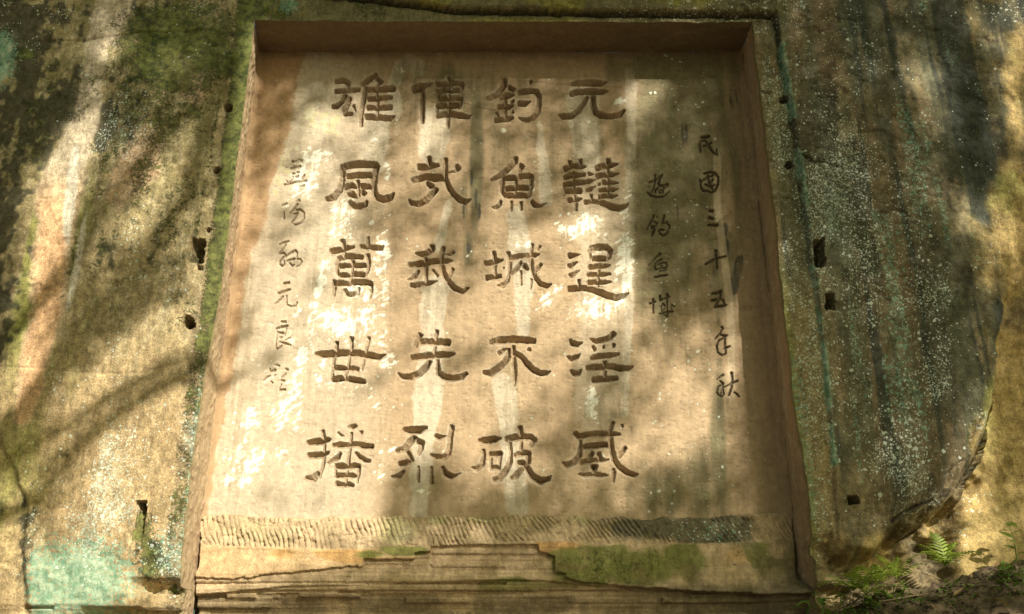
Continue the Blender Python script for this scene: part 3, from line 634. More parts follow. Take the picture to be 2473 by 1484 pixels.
('萬', A3, 1, '320,90,45;345,200,38;345,330,30|130,265,48;250,250,48;400,210,42;510,190,20|735,40,25;730,140,35;720,250,22|610,190,40;700,195,42;850,205,48;940,215,42;990,180,15|270,370,40;230,480,35;240,610,30;280,670,25|270,380,42;400,345,48;520,345,48;640,360,42|730,320,38;745,440,35;735,550,30;700,650,15|270,510,40;360,490,42;470,500,25;540,490,40;690,490,40|280,650,42;370,645,42;450,660,25;520,630,42;670,640,40|490,420,30;480,550,20;460,700,25;435,820,25|190,740,40;190,850,40;180,980,25|180,780,46;300,780,50;410,785,44;530,760,48;680,760,48;790,780,38|790,790,30;785,900,30;755,1040,12|360,880,38;400,950,38;480,960,42;560,940,38;590,860,28'),
('世', A4, 1, '20,400,25;120,410,58;260,405,60;440,385,58;660,395,60;850,425,56;1000,450,48;1120,410,10|365,220,30;355,330,28;325,470,22;300,600,25;290,740,22|590,145,32;590,280,28;565,440,22;540,600,22;500,720,20;490,820,12|855,150,32;840,260,22;800,400,20;780,500,20;745,650,15|320,615,42;420,615,42;520,630,30;600,625,42;690,640,33|290,790,50;420,785,52;480,800,25;560,790,48;700,815,46;790,830,38'),
('播', A5, 1, '320,150,30;340,260,32;345,400,25;340,540,25;325,650,28;290,800,20;275,870,10|250,800,45;170,880,58;60,870,40|90,330,45;200,320,58;300,310,56;400,285,42;440,270,12|100,530,48;200,525,56;290,520,56;380,490,35;420,460,12|820,60,30;760,95,45;710,100,25|550,175,25;600,215,25;635,225,10|905,155,28;905,200,20|755,180,25;745,300,28;735,420,22;715,550,28;705,680,25;690,800,22;660,990,18|480,375,40;580,365,55;690,370,48;800,355,52;950,380,52;1075,385,42|590,490,32;540,560,40;450,610,35;390,640,12|820,480,25;880,550,42;960,595,42;1040,610,25|520,690,50;620,690,54;720,700,42;800,680,48;880,690,38|870,690,32;865,800,28;840,950,12|510,700,20;520,860,25|520,830,46;620,835,44;760,830,46;820,840,28|530,960,48;620,975,42;720,965,44;780,985,33'),
('民', S1, 0, '130,105,20;240,90,22|105,180,15;120,310,14|110,165,12;185,140,12|195,150,15;240,230,15;290,300,16;345,345,14;340,260,6|165,225,14;275,180,14'),
('國', S1, 0, '165,610,14;250,585,16;320,595,16;370,660,16;365,760,14;320,850,14;260,875,12;210,840,10|110,690,12;120,800,12;160,850,14;220,850,8|215,630,12;240,740,12;290,830,12|130,720,9;200,670,10;305,630,12|295,690,14;255,740,10|180,755,14;245,790,9|320,760,9;280,790,9'),
('三', S1, 0, '245,1125,22;290,1135,18|240,1215,20;295,1240,20|225,1330,16;360,1325,22'),
('十', S2, 0, '265,145,26;275,300,24;295,480,18|80,400,16;230,310,22;450,250,16'),
('五', S2, 0, '200,920,20;290,910,25;370,880,32|360,930,22;340,1000,15|190,1045,25;280,1030,25|330,1010,15;400,1030,20;425,1120,18|245,1160,22;370,1145,28;460,1125,16|340,1010,12;250,1150,14'),
('年', S3, 0, '350,125,18;370,155,14;320,240,12;240,330,10|320,255,14;400,280,25;440,270,14|390,310,12;300,360,14;265,450,14;285,550,14;350,605,14;415,580,14;415,510,12|405,320,14;400,490,16|400,485,25;490,455,14'),
('秋', S3, 0, '375,930,22;270,1005,12|315,1030,12;370,1075,18|370,1090,18;290,1130,14;265,1220,14;290,1260,12|370,1090,14;365,1170,14;390,1250,12;350,1295,12;290,1260,12|360,1160,12;500,1080,16;620,1030,20|510,890,22;530,1000,20;510,1150,20;470,1275,18|560,1220,14;610,1250,14;640,1300,12|330,1250,10;360,1170,10'),
('遊', S4, 0, '330,70,16;325,200,16;300,330,14;245,430,12|215,220,18;330,180,14;430,90,13;480,75,18|450,100,18;390,240,20;460,290,20;580,250,20;590,290,14;500,340,16|490,290,16;480,420,18;440,440,12;385,395,9;470,365,9|420,290,12;330,380,16;340,440,12|160,410,16;230,480,18;350,515,18;490,510,18;610,410,12'),
('釣', S4, 0, '310,870,20;240,1020,18;160,1165,16|365,910,18;378,912,16|305,1000,13;370,1050,14;350,1100,12|250,1120,32;310,1110,25;300,1190,30;265,1290,24|510,880,28;490,970,24;470,1050,18;560,1020,22;620,1100,20;590,1220,18;500,1290,14;420,1250,14;400,1190,14;450,1165,18;510,1180,14'),
('魚', S5, 0, '415,160,24;310,260,12;190,380,12|445,265,20;340,320,10;310,400,12;330,480,12|380,370,14;450,335,16;530,340,18;545,400,16;510,490,12|330,470,13;430,440,16;540,435,13|430,390,14;440,430,12|395,500,18;500,485,14|300,615,20;420,590,22;550,570,16'),
('城', S5, 0, '275,1040,22;275,1180,16;280,1310,16|215,1130,18;325,1080,18|410,970,20;410,1060,20;520,1020,12;600,990,12|540,930,16;570,980,22|545,1000,13;545,1150,14;550,1380,14;470,1340,10|460,1130,20;510,1170,16|430,1160,10;445,1290,10;500,1210,10|400,1325,14;530,1290,18;660,1280,20|640,1145,14;690,1180,16|630,1170,9;635,1260,9'),
('益', S6, 0, '400,100,30;450,95,14;540,55,14;600,85,32|365,240,18;430,215,22;570,190,24|400,350,18;460,330,18|490,320,22;545,315,20|480,410,22;530,390,22|415,410,18;425,410,16|640,370,22;590,450,14|235,570,20;330,545,18;500,510,22;700,485,20|280,480,12;320,540,14;400,460,12|540,605,22;640,575,22'),
('陽', S6, 0, '195,990,22;300,940,20|235,1110,12;240,1240,24|470,910,10;550,880,30|510,950,24;430,1060,28;360,1140,20|480,1080,22;560,1060,24;640,1130,22;640,1240,22;580,1330,22;500,1365,24;430,1365,14|430,1160,14;510,1135,20;470,1230,20;390,1330,20'),
('孫', S7, 0, '180,250,20;270,215,22;350,195,16|300,250,18;220,370,20;180,410,18;260,400,20;300,460,18;400,390,20;470,365,22;500,400,18;490,480,14|260,470,18;200,540,18;190,610,20;230,635,20;270,600,14;270,540,12|310,550,12;360,530,20;460,505,20|490,510,16;560,520,20;585,560,18;550,620,16;480,655,12|360,580,12;415,635,20;440,610,14'),
('元', S7, 0, '250,955,24;360,935,24|160,1130,25;270,1090,25;375,1055,20|250,1180,14;160,1270,16;100,1320,12|310,1170,14;310,1330,18;390,1365,24;470,1345,18;500,1290,16'),
('良', S8, 0, '420,150,20;510,155,24|335,280,20;430,245,24;540,225,22|520,260,12;490,420,10|370,345,20;475,360,20|400,435,14;445,430,12|350,330,10;335,500,12;335,620,14;360,640,16;440,580,12|390,510,12;500,540,22;595,570,18|500,480,9;590,430,14'),
('題', S8, 0, '300,930,12;350,925,20;395,950,22|210,980,12;235,1040,24;320,1015,30|100,1200,12;180,1140,18;230,1115,12|285,1130,14;330,1100,12|230,1220,14;275,1250,20|500,1000,18;550,1010,20|510,1080,14;430,1150,12|420,1200,18;480,1215,20|390,1375,24;500,1370,20|430,1270,10;390,1350,12'),
]
STEP = 0.0054
px = np.linspace(XL, XR, int((XR - XL) / STEP) + 1)
pz = np.linspace(2.50, ZT, int((ZT - 2.50) / STEP) + 1)
PX, PZ = np.meshgrid(px, pz)
PU, PV = proj(PX, YB, PZ)
K = 2473.0 / 3463.0
nearc = np.zeros(PX.shape); depth = np.zeros(PX.shape); cid = np.zeros(PX.shape, int)
for ci, (ch, (ox, oy, sc), big, data) in enumerate(CH):
    strokes = []
    for s in data.split('|'):
        strokes.append([((ox + a * sc) * K, (oy + b * sc) * K, c * sc * K) for a, b, c in (map(float, p.split(',')) for p in s.split(';'))])
    allp = np.array([p for s in strokes for p in s])
    u0, v0 = allp[:, 0].min() - 14, allp[:, 1].min() - 14; u1, v1 = allp[:, 0].max() + 14, allp[:, 1].max() + 14
    cx, cz = unproj([u0, u1, u0, u1], [v0, v0, v1, v1], YB)
    i0, i1 = np.searchsorted(px, [cx.min(), cx.max()]); j0, j1 = np.searchsorted(pz, [cz.min(), cz.max()])
    sl = (slice(j0, j1 + 1), slice(i0, i1 + 1))
    su, sv = PU[sl], PV[sl]
    su = su + (fbm(PX[sl] * 45, PZ[sl] * 45, 2, 2) - .5) * (2.2 if big else 1.0); sv = sv + (fbm(PX[sl] * 45, PZ[sl] * 45, 5, 2) - .5) * (2.2 if big else 1.0)
    val = np.full(su.shape, -1e9)
    for s in strokes:
        ns = len(s) - 1
        for q, (p, r) in enumerate(zip(s[:-1], s[1:])):
            ex, ey = r[0] - p[0], r[1] - p[1]; ln = math.hypot(ex, ey) + 1e-6
            ex /= ln; ey /= ln
            a = (su - p[0]) * ex + (sv - p[1]) * ey
            perp = np.abs(-(su - p[0]) * ey + (sv - p[1]) * ex)
            t = np.clip(a / ln, 0, 1)
            exc = np.maximum(-a, a - ln)
            kcap = np.where(a < 0, 1.7 if q == 0 else 1.0, 1.7 if q == ns - 1 else 1.0)
            rad = p[2] + t * (r[2] - p[2])
            rad = np.maximum(rad, 1.2)
            val = np.maximum(val, rad - np.hypot(perp, np.maximum(exc, 0) * kcap))
    # metres per survey pixel here
    mpp = (cx[1] - cx[0]) / (u1 - u0)
    d = np.clip(val + (1.15 if big else .95), 0, None) * mpp * (2.15 if big else 2.1)
    d = np.minimum(d, .075 if big else .04)
    d = d * (1 + .3 * (fbm(PX[sl] * 60, PZ[sl] * 60, 3, 2) - .5) + .7 * (fbm(PX[sl] * 9, PZ[sl] * 9, 6, 2) - .5))
    if not big and ox < 1000: d = d * .85
    nearc[sl] = np.maximum(nearc[sl], sst(-5.5, -.5, val))
    sub = depth[sl]; cs = cid[sl]
    cs[(d > .0006) & (d > sub)] = ci + 1
    depth[sl] = np.maximum(sub, d)
# gentle dishing round the deep strokes, uneven dressing of the panel
PY = YB + (fbm(PX * 1.3, PZ * 1.1, 3, 3) - .5) * .016 + (fbm(PX * 9, PZ * 22, 6, 4) - .5) * .0042 + .003 * sst(.66, .74, fbm(PX * 26, PZ * 40, 2, 3)) + depth
ccr = [([(1790, 140), (1811, 250), (1822, 330), (1830, 514), (1848, 660), (1865, 790), (1890, 1010), (1908, 1200)], 1.6, .012), ([(1105, 245), (1160, 262), (1200, 268)], 1.2, .006), ([(1250, 195), (1370, 205), (1500, 212)], 1.1, .006), ([(1085, 250), (1120, 253)], 1.4, .006)]
crk = np.zeros(PX.shape)
for pts, w, dp in ccr:
    l = line(PU, PV, pts, w); crk = np.maximum(crk, l * dp / .012); PY = PY + dp * l
edge = np.minimum.reduce([(PX - XL), (XR - PX)])
PY = PY - .05 * sst(.05, 0, edge) ** 2

m1 = fbm(PX * 2.2, PZ * 1.5, 1, 5); m2 = fbm(PX * 12, PZ * 9, 2, 5); m3 = fbm(PX * 14, PZ * 1.2, 3, 5); m4 = fbm(PX * 30, PZ * 26, 4, 4); m5 = fbm(PX * 1.2, PZ * 9, 5, 5)
sa, ca = math.sin(.6), math.cos(.6)
scr = fbm((PX * ca + PZ * sa) * 14, (-PX * sa + PZ * ca) * 62, 6, 4)       # brush-like scrape
drp = fbm(PX * 60, PZ * 6, 7, 4)
Cp = np.empty(PX.shape + (3,)); Cp[:] = (.360, .257, .158)
Cp = lerpc(Cp, sst(.4, .65, m5) * .2, (.335, .232, .142))
Cp = lerpc(Cp, sst(.45, .65, m1) * .45, (.385, .283, .175))
bl = np.interp(PV, [120, 140, 290, 350, 460, 560, 610, 700, 800, 950, 1100, 1240], [742, 736, 714, 690, 654, 636, 606, 590, 574, 550, 522, 500]) + (m2 - .5) * 26 + (m4 - .5) * 8
Cp = lerpc(Cp, .75 * sst(5, -3, PU - bl), (.385, .245, .135))
pale = sst(-3, 4, PU - bl) * sst(960, 800, PU + 60 * (m1 - .5)) * np.clip(.55 + .6 * (m1 - .3), 0, 1) * sst(125, 150, PV)
for pts, w in [([(770, 140, 34), (758, 200, 42), (752, 300, 50)], None), ([(905, 290, 38), (900, 390, 34)], None), ([(965, 160, 16), (950, 210, 16), (955, 270, 20)], None), ([(985, 140, 14), (1010, 165, 22)], None),
               ([(1085, 490, 9), (1070, 560, 12), (1055, 600, 10)], None), ([(1050, 700, 36), (1045, 800, 26), (1035, 930, 36), (1020, 1100, 26), (1010, 1235, 22)], None), ([(1300, 300, 6), (1312, 400, 14), (1320, 480, 18)], None),
               ([(1245, 520, 22), (1255, 600, 26)], None), ([(1265, 650, 24), (1262, 800, 16)], None), ([(1215, 930, 28), (1235, 1050, 24), (1250, 1220, 30)], None), ([(1405, 240, 40), (1420, 380, 34)], None),
               ([(1525, 175, 13), (1523, 300, 14), (1522, 500, 12), (1520, 740, 11), (1505, 1000, 9)], None), ([(1455, 470, 60), (1455, 800, 60), (1440, 1000, 50)], None), ([(1050, 300, 40), (1040, 370, 30)], None)]:
    l = line(PU + (m2 - .5) * 16, PV, pts)
    pale = np.maximum(pale, sst(.30, .44, l + .22 * (m4 - .5)) * (.75 if pts[0][0] != 1455 else .35))
Cp = lerpc(Cp, pale * .9, (.50, .435, .335))
# grime from water, deepened to paint in shade at the top and right
gr = blobs(PU, PV, [(1600, 420, 75, 330, 0, .95), (1680, 330, 90, 260, 0, .8), (1610, 620, 60, 160, 0, .8), (1640, 160, 160, 50, 0, .8), (1150, 370, 16, 170, 0, .75), (1090, 215, 60, 60, 0, .6), (1730, 640, 60, 160, 0, .55), (1735, 1100, 22, 180, 0, .8), (1700, 1160, 70, 110, 0, .55), (1640, 1190, 120, 60, 0, .45),
                    (1560, 700, 60, 90, 0, .4), (1210, 320, 30, 120, 0, .4), (1120, 480, 10, 60, 0, .6), (1000, 180, 160, 40, 0, .35), (1790, 500, 30, 250, 0, .35), (1850, 1150, 40, 120, 0, .3), (1130, 600, 12, 40, 0, .6), (1745, 930, 10, 70, 0, .6), (1110, 230, 200, 80, 0, .3)])
Cp = lerpc(Cp, .88 * sst(.16, .66, gr + .7 * (m3 - .5) + .25 * (m1 - .5)), (.135, .115, .062))
Cp = lerpc(Cp, .35 * sst(.2, .6, gr) * sst(.5, .62, m2), (.20, .19, .10))
blk = sst(.5, .62, blobs(PU, PV, [(1783, 650, 12, 40, 12), (1772, 690, 14, 24, 0), (1745, 555, 16, 22, 0, .8), (1755, 600, 10, 30, 0, .7), (1800, 745, 22, 14, 0, .6), (1150, 480, 4, 30), (1158, 510, 4, 20), (1139, 430, 4, 26, 0, .8), (1120, 505, 3, 40, 0, .8), (1132, 600, 6, 14), (1760, 240, 60, 30, 0, .5), (1655, 320, 22, 40, 0, .62), (1640, 520, 20, 60, 0, .5)]) + .55 * (drp - .5))
Cp = lerpc(Cp, blk * .8, (.05, .048, .04))
sp = .5 * sst(.74, .80, fbm(PX * 55, PZ * 22, 3, 4)) * sst(1560, 1660, PU) * sst(800, 640, PV) + .7 * sst(.75, .80, fbm(PX * 60, PZ * 18, 5, 4)) * sst(.2, .5, gr)
Cp = lerpc(Cp, np.clip(sp, 0, 1) * .75, (.055, .05, .04))
Cp = lerpc(Cp, .6 * sst(2, -2, np.abs(PU - np.interp(PV, [500, 700, 800, 1000], [1738, 1765, 1772, 1772]) + 6) - 9) * sst(330, 420, PV) * sst(1010, 900, PV), (.50, .40, .27))
Cp = lerpc(Cp, .6 * sst(1776, 1786, PU + (m2 - .5) * 14) * sst(600, 700, PV), (.375, .265, .17))
# drips under the small characters
for u, v0, v1, w in [(1738, 865, 960, 9), (1740, 962, 1130, 10), (1757, 962, 1000, 6), (1590, 480, 520, 22), (1700, 470, 520, 12), (1598, 775, 810, 12), (1727, 655, 700, 9)]:
    Cp = lerpc(Cp, .55 * sst(w, w * .5, np.abs(PU - u)) * sst(v0 - 3, v0 + 3, PV) * sst(v1, v0, PV), (.12, .105, .06))
# old whitewash, scraped
wh = blobs(PU, PV, [(745, 395, 60, 40, -30, .8), (735, 445, 40, 45, 0, .9), (830, 520, 34, 50, 0, .9), (815, 565, 30, 40, 0, .8), (900, 520, 50, 22, -15, .55), (935, 415, 10, 35, 0, .8), (860, 705, 60, 30, 0, .8), (830, 775, 80, 40, 0, 1.), (880, 790, 60, 60, 0, .9), (925, 620, 22, 60, 0, .85),
   (780, 660, 16, 50, 8, .95), (755, 760, 12, 80, 10, .9), (735, 860, 22, 50, 15, .9), (715, 925, 26, 40, 15, .9), (700, 800, 50, 90, 20, .5), (600, 1010, 36, 30, 0, .95), (650, 880, 50, 60, 0, .5), (690, 1000, 40, 50, 0, .85), (600, 1110, 60, 50, 0, .9), (580, 1160, 40, 30, 0, .8), (660, 1110, 60, 30, -15, .7),
   (930, 880, 30, 60, 0, .6), (880, 960, 70, 40, 0, .5), (800, 910, 80, 50, 0, .45), (930, 1100, 30, 40, 0, .55), (920, 1150, 20, 16, 0, .7), (1405, 545, 70, 36, -20, .95), (1440, 590, 50, 30, -20, .7), (1440, 745, 70, 30, 0, .95), (1515, 500, 18, 70, 0, .7), (1510, 650, 26, 100, 0, .95), (1500, 730, 26, 40, 0, .8),
   (1428, 955, 18, 18, 0, .9), (1428, 985, 20, 40, 0, 1.), (1330, 720, 26, 40, 30, .7), (1260, 590, 22, 14, 0, .7), (1500, 250, 20, 14, 30, .8), (1400, 300, 40, 16, 0, .5), (1405, 325, 22, 12, 0, .55), (980, 170, 30, 12, 0, .6), (960, 300, 10, 40, 0, .6), (905, 340, 8, 40, 0, .5), (1215, 315, 8, 6), (770, 300, 40, 60, 0, .5),
   (690, 460, 24, 60, 0, .5), (850, 600, 50, 30, 0, .45), (930, 700, 18, 60, 0, .6), (930, 500, 14, 14, 0, .6), (1330, 430, 60, 80, 0, .3), (1150, 640, 40, 40, 0, .3), (1250, 1180, 100, 40, 0, .25), (1500, 850, 50, 50, 0, .3), (1010, 1180, 40, 14, 0, .5), (1650, 800, 60, 200, 0, .25), (1085, 1120, 30, 50, 0, .3)])
whm = sst(.60, .68, wh * .52 + .62 * (scr - .5) + .62 * (m4 - .5) + .42 * (m2 - .5) + .205 + .2 * (drp - .5))
whm = np.maximum(whm, sst(.3, .5, wh) * sst(.70, .75, drp * .6 + .4 * wh) * .8)
whm *= sst(.1, .2, wh)
Cp = lerpc(Cp, sst(.35, .7, wh) * .25, (.52, .44, .31))
Cp = lerpc(Cp, whm * .9, (.74, .71, .60))
yl = blobs(PU, PV, [(775, 290, 55, 34, -12, 1.), (735, 300, 40, 26, 0, .7), (690, 395, 30, 40, 0, .8), (672, 460, 22, 50, 0, .9), (800, 320, 50, 16, 0, .7), (668, 730, 22, 20, 0, .6), (700, 350, 30, 20, 0, .6)])
Cp = lerpc(Cp, .6 * sst(.44, .60, yl * .62 + .9 * (m4 - .5) + .6 * (m2 - .5)), (.47, .43, .23))
Cp = lerpc(Cp, .5 * nearc * sst(.38, .6, m2 + .3 * (m4 - .5)) * sst(1560, 1540, PU), (.54, .47, .36))
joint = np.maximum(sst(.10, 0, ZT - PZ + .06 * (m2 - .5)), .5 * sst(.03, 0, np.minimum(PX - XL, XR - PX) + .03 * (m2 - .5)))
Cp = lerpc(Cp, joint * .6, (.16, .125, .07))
pit = sst(.69, .74, fbm(PX * 34, PZ * 70, 1, 3)) * sst(.40, .55, m1)
Cp = lerpc(Cp, pit * .32, (.17, .12, .07)); PY = PY + .0022 * pit
drs = sst(.58, .70, fbm(PX * 6 + PZ * 3, PZ * 85, 2, 3)) * sst(.45, .6, fbm(PX * 2.1, PZ * 2.7, 7, 3))
Cp = lerpc(Cp, drs * .04, (.24, .17, .10)); PY = PY + .0008 * drs
run = sst(.54, .64, fbm(PX * 26, PZ * 1.1, 4, 4)) * sst(.42, .6, fbm(PX * 3, PZ * 1.5, 5, 3))
Cp = lerpc(Cp, run * .35 * sst(170, 300, PV), (.25, .195, .115))
Cp = lerpc(Cp, crk * .7, (.10, .07, .04))
Cp = lerpc(Cp, sst(.002, .012, depth) * (.55 + .7 * (m2 - .3)) * (1 - .6 * whm), (.265, .185, .108))  # carved strokes darkened in the colour to deepen their shade
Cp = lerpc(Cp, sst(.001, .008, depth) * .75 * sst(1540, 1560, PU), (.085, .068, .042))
Mp = np.zeros(PX.shape + (3,))
Mp[..., 0] = .008 + .035 * sst(1540, 1600, PU) * sst(.42, .58, m1) * sst(1760, 1720, PU)
Mp[..., 1] = .3 * sst(.35, .7, gr) * sst(260, 150, PV) * sst(1000, 1500, PU)
Pp = np.stack([PX, PY, PZ], -1).reshape(-1, 3)
Fp = grid_faces(*PX.shape)
fc = np.maximum.reduce([cid[:-1, :-1], cid[1:, :-1], cid[:-1, 1:], cid[1:, 1:]])
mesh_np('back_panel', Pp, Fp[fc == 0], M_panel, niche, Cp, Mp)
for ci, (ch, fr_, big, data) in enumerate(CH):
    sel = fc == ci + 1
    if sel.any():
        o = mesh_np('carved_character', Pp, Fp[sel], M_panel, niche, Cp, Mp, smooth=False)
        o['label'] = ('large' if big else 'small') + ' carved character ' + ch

# soffit and side reveals, swept between the front edge on the cliff and the back panel
def edge_noise(a, b, k): return (fbm(a * 6, b * 6, k, 4) - .5)
def colour_reveal(A, B, Z, k, tone):
    c = np.empty(A.shape + (3,)); c[:] = tone
    c = lerpc(c, sst(.45, .65, fbm(A * 3, Z * 3, k, 4)) * .4, np.array(tone) * .72)
    return c
cliffY_at_L = Y[:, IL]; cliffY_at_R = Y[:, IR]; cliffY_top = Y[IT, :]
nd = 44
tt = np.linspace(0, 1, nd)
sel = zs <= ZTF + 1e-6
zl = zs[sel]
for nm, fx, cy, bx, k, tone in (('side_reveal', GX[sel, IL], cliffY_at_L[sel], XL, 1, (.37, .27, .165)), ('side_reveal', GX[sel, IR], cliffY_at_R[sel], XR, 2, (.37, .275, .175))):
    T, ZZ = np.meshgrid(tt, zl)
    X_ = fx[:, None] * (1 - T) + bx * T
    Y_ = cy[:, None] * (1 - T) + (YB + .004) * T
    # slanting chisel strokes
    ch = ((ZZ * 1.0 + (.55 if k == 2 else -.4) * T * .38 + .05 * fbm(ZZ * 4, T * 3, k, 3)) / .03) % 1
    bump = (np.abs(ch - .5) * 2 - .5) * (.0015 if k == 1 else .004) * (.3 + 1.2 * fbm(ZZ * 5, T * 3, k + 1, 3)) + (fbm(ZZ * 12, T * 6, k + 3, 4) - .5) * .018 + .006 * sst(.62, .7, fbm(ZZ * 30, T * 16, k + 5, 3))
    bump = bump * sst(0, .08, T) * sst(0, .1, 1 - T)
    X_ = X_ + bump * (1 if k == 1 else -1)
    Z_ = np.where(ZZ > ZT, ZZ + (ZT - ZZ) * T, ZZ)
    c = colour_reveal(T, T, ZZ, k, tone)
    if k == 1:
        c = lerpc(c, .5 * sst(.55, .9, T) * sst(.45, .6, fbm(ZZ * 9, T * 2, 4, 4)), (.30, .17, .12))
        c = lerpc(c, .6 * sst(.2, 0, T), (.22, .19, .09))
    else:
        c = lerpc(c, .7 * sst(.12, .06, np.abs(T - .58 - .08 * (fbm(ZZ * 2, ZZ * 0, 2, 3) - .5))) * sst(.4, .6, fbm(ZZ * 10, T * 4, 5, 4)), (.42, .36, .26))
        c = lerpc(c, .5 * sst(.5, .2, T) * sst(.4, .6, fbm(ZZ * 6, T * 2, 6, 4)), (.34, .225, .135))
        c = lerpc(c, .75 * sst(.22 + .2 * (fbm(ZZ * 8, T * 3, 2, 3) - .5), 0, T), (.14, .15, .055))
        c = lerpc(c, .4 * sst(.8, 1, T) * sst(.4, .6, fbm(ZZ * 5, T * 2, 7, 4)), (.16, .12, .07))
    m = np.zeros(c.shape); m[..., 1] = .5 * sst(.16, 0, T) * (.7 if k == 1 else .5)
    p = np.stack([X_, Y_, Z_], -1).reshape(-1, 3)
    f = grid_faces(*T.shape)
    if k == 2: f = f[..., ::-1]
    mesh_np(nm, p, f.reshape(-1, 4), M_panel, niche, c, m)
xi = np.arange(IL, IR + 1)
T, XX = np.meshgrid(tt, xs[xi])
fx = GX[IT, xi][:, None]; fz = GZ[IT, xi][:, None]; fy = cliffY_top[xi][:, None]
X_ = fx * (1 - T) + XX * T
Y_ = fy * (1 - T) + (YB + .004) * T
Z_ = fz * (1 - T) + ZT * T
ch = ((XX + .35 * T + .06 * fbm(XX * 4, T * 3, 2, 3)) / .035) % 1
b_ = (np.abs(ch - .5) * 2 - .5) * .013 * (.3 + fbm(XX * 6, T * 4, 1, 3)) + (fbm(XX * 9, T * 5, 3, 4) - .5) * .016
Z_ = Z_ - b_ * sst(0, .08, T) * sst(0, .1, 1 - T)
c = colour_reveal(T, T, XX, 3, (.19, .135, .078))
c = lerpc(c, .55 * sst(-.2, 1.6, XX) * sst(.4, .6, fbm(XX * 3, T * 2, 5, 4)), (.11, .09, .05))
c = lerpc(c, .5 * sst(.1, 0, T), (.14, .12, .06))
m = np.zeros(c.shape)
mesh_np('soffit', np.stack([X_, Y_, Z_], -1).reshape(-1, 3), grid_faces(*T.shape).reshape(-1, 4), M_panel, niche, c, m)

# ---------------------------------------------------------------- the ledge under the panel
ledge = empty('stone_ledge', ((XL + XR) / 2, YB, 0.4), 'low ledge of bedded sandstone with a chiselled top band, under the carved panel', 'rock ledge')
topU = [440, 470, 499, 540, 600, 680, 760, 807, 869, 904, 925, 994, 1029, 1074, 1143, 1174, 1240, 1327, 1396, 1424, 1448, 1466, 1517, 1552, 1576, 1604, 1659, 1720, 1789, 1838, 1911, 1960]
topV = [1240, 1240, 1239, 1236, 1242, 1243, 1250, 1243, 1248, 1246, 1241, 1241, 1245, 1237, 1244, 1250, 1239, 1241, 1241, 1249, 1250, 1244, 1245, 1252, 1250, 1243, 1246, 1247, 1241, 1234, 1235, 1235]
lx = np.linspace(XL - .07, XR + .004, int((XR - XL) / .0056))
lu0, _ = proj(lx, YB - .04, ZB + 0 * lx)
_, ztop = unproj(lu0, np.interp(lu0, topU, topV), YB - .04)
ztop = ztop + (fbm(lx * 9, lx * 0, 2, 4) - .5) * .018
zr = np.concatenate([np.arange(0, .78, .0056), np.linspace(.79, 2.4, 40)])
LX, LR = np.meshgrid(lx, zr)
LZ = ztop[None, :] - LR
LU, LV = proj(LX, YB - .05, LZ)
n2 = fbm(LX * 6, LZ * 6, 2, 5); n4 = fbm(LX * 24, LZ * 24, 4, 4); nb = fbm(LX * 1.2, LZ * 14, 5, 5)
band_v = np.interp(LU, [470, 600, 800, 1000, 1150, 1290, 1400, 1520, 1640, 1800, 1912], [1316, 1322, 1326, 1320, 1318, 1308, 1312, 1314, 1316, 1312, 1300]) + (fbm(LX * 5, LX * 0, 3, 3) - .5) * 10
inband = sst(3, -3, LV - band_v)
prot = -.035 - .03 * sst(0, .22, LR)
LY = YB + prot - .004 + (fbm(LX * 2.5, LZ * 2.5, 6, 3) - .5) * .02
cph = (LU + (.30 + .38 * sst(900, 1400, LU)) * -(LV - 1280) + 26 * (fbm(LX * 1.6, LX * 0, 5, 2) - .5) + 20 * (fbm(LX * 7, LZ * 7, 1, 3) - .5)) / 12.5
cut = np.abs((cph % 1) - .5) * 2
LY = LY + inband * (.012 * sst(.55, 1.0, cut) * (.1 + 1.5 * sst(.35, .65, fbm(LX * 5, LZ * 9, 4, 3))) + .006 * (n4 - .5) + .006 * (n2 - .5))
LY = LY + inband * .010 * sst(.6, .7, fbm(LX * 16, LZ * 26, 3, 3))
below_b = 1 - inband
# beds: horizontal layers, broken off in lengths
lz = LZ + .012 * (fbm(LX * .9, LZ * .9, 2, 3) - .5)
bounds = np.array([0.0]); r2 = np.random.default_rng(12); zz = 2.42
bl_ = []
while zz > .1:
    bl_.append(zz); zz -= r2.uniform(.016, .05) if zz > 1.8 else r2.uniform(.08, .2)
bl_ = np.array(bl_[::-1])
li = np.searchsorted(bl_, lz)
off = np.zeros(LX.shape)
for k in range(len(bl_) + 1):
    s_ = li == k
    if not s_.any(): continue
    nbk = r2.integers(3, 9); bx = np.sort(r2.uniform(XL, XR, nbk)); ov = r2.uniform(-.022, .022, nbk + 1)
    off[s_] = ov[np.searchsorted(bx, LX[s_] + .03 * (fbm(LX[s_] * 14, LZ[s_] * 14, k, 2) - .5))]
skin_v = np.interp(LU, [460, 520, 560, 640, 720, 800, 877, 878, 1000, 1001, 1016, 1040, 1041, 1300, 1301, 1340, 1341, 1365, 1366, 1400, 1560, 1700, 1912],
                   [1392, 1400, 1402, 1388, 1384, 1376, 1370, 1352, 1350, 1334, 1332, 1331, 1318, 1316, 1330, 1345, 1385, 1388, 1398, 1408, 1420, 1430, 1440]) + 9 * (fbm(np.floor(LX * 11) / 1.7, LX * 0 + 3.3, 6, 2) - .5) + 5 * (fbm(LX * 30, LX * 0, 6, 3) - .5)
skin = sst(1.2, -1.2, LV - skin_v)
mid_v = np.interp(LU, [460, 600, 700, 870, 1010, 1200, 1300, 1400, 1912], [1440, 1425, 1416, 1412, 1408, 1400, 1402, 1412, 1442])
mid = sst(2, -2, LV - mid_v) * (1 - skin)
deep = sst(0, .4, 2.13 - LZ)
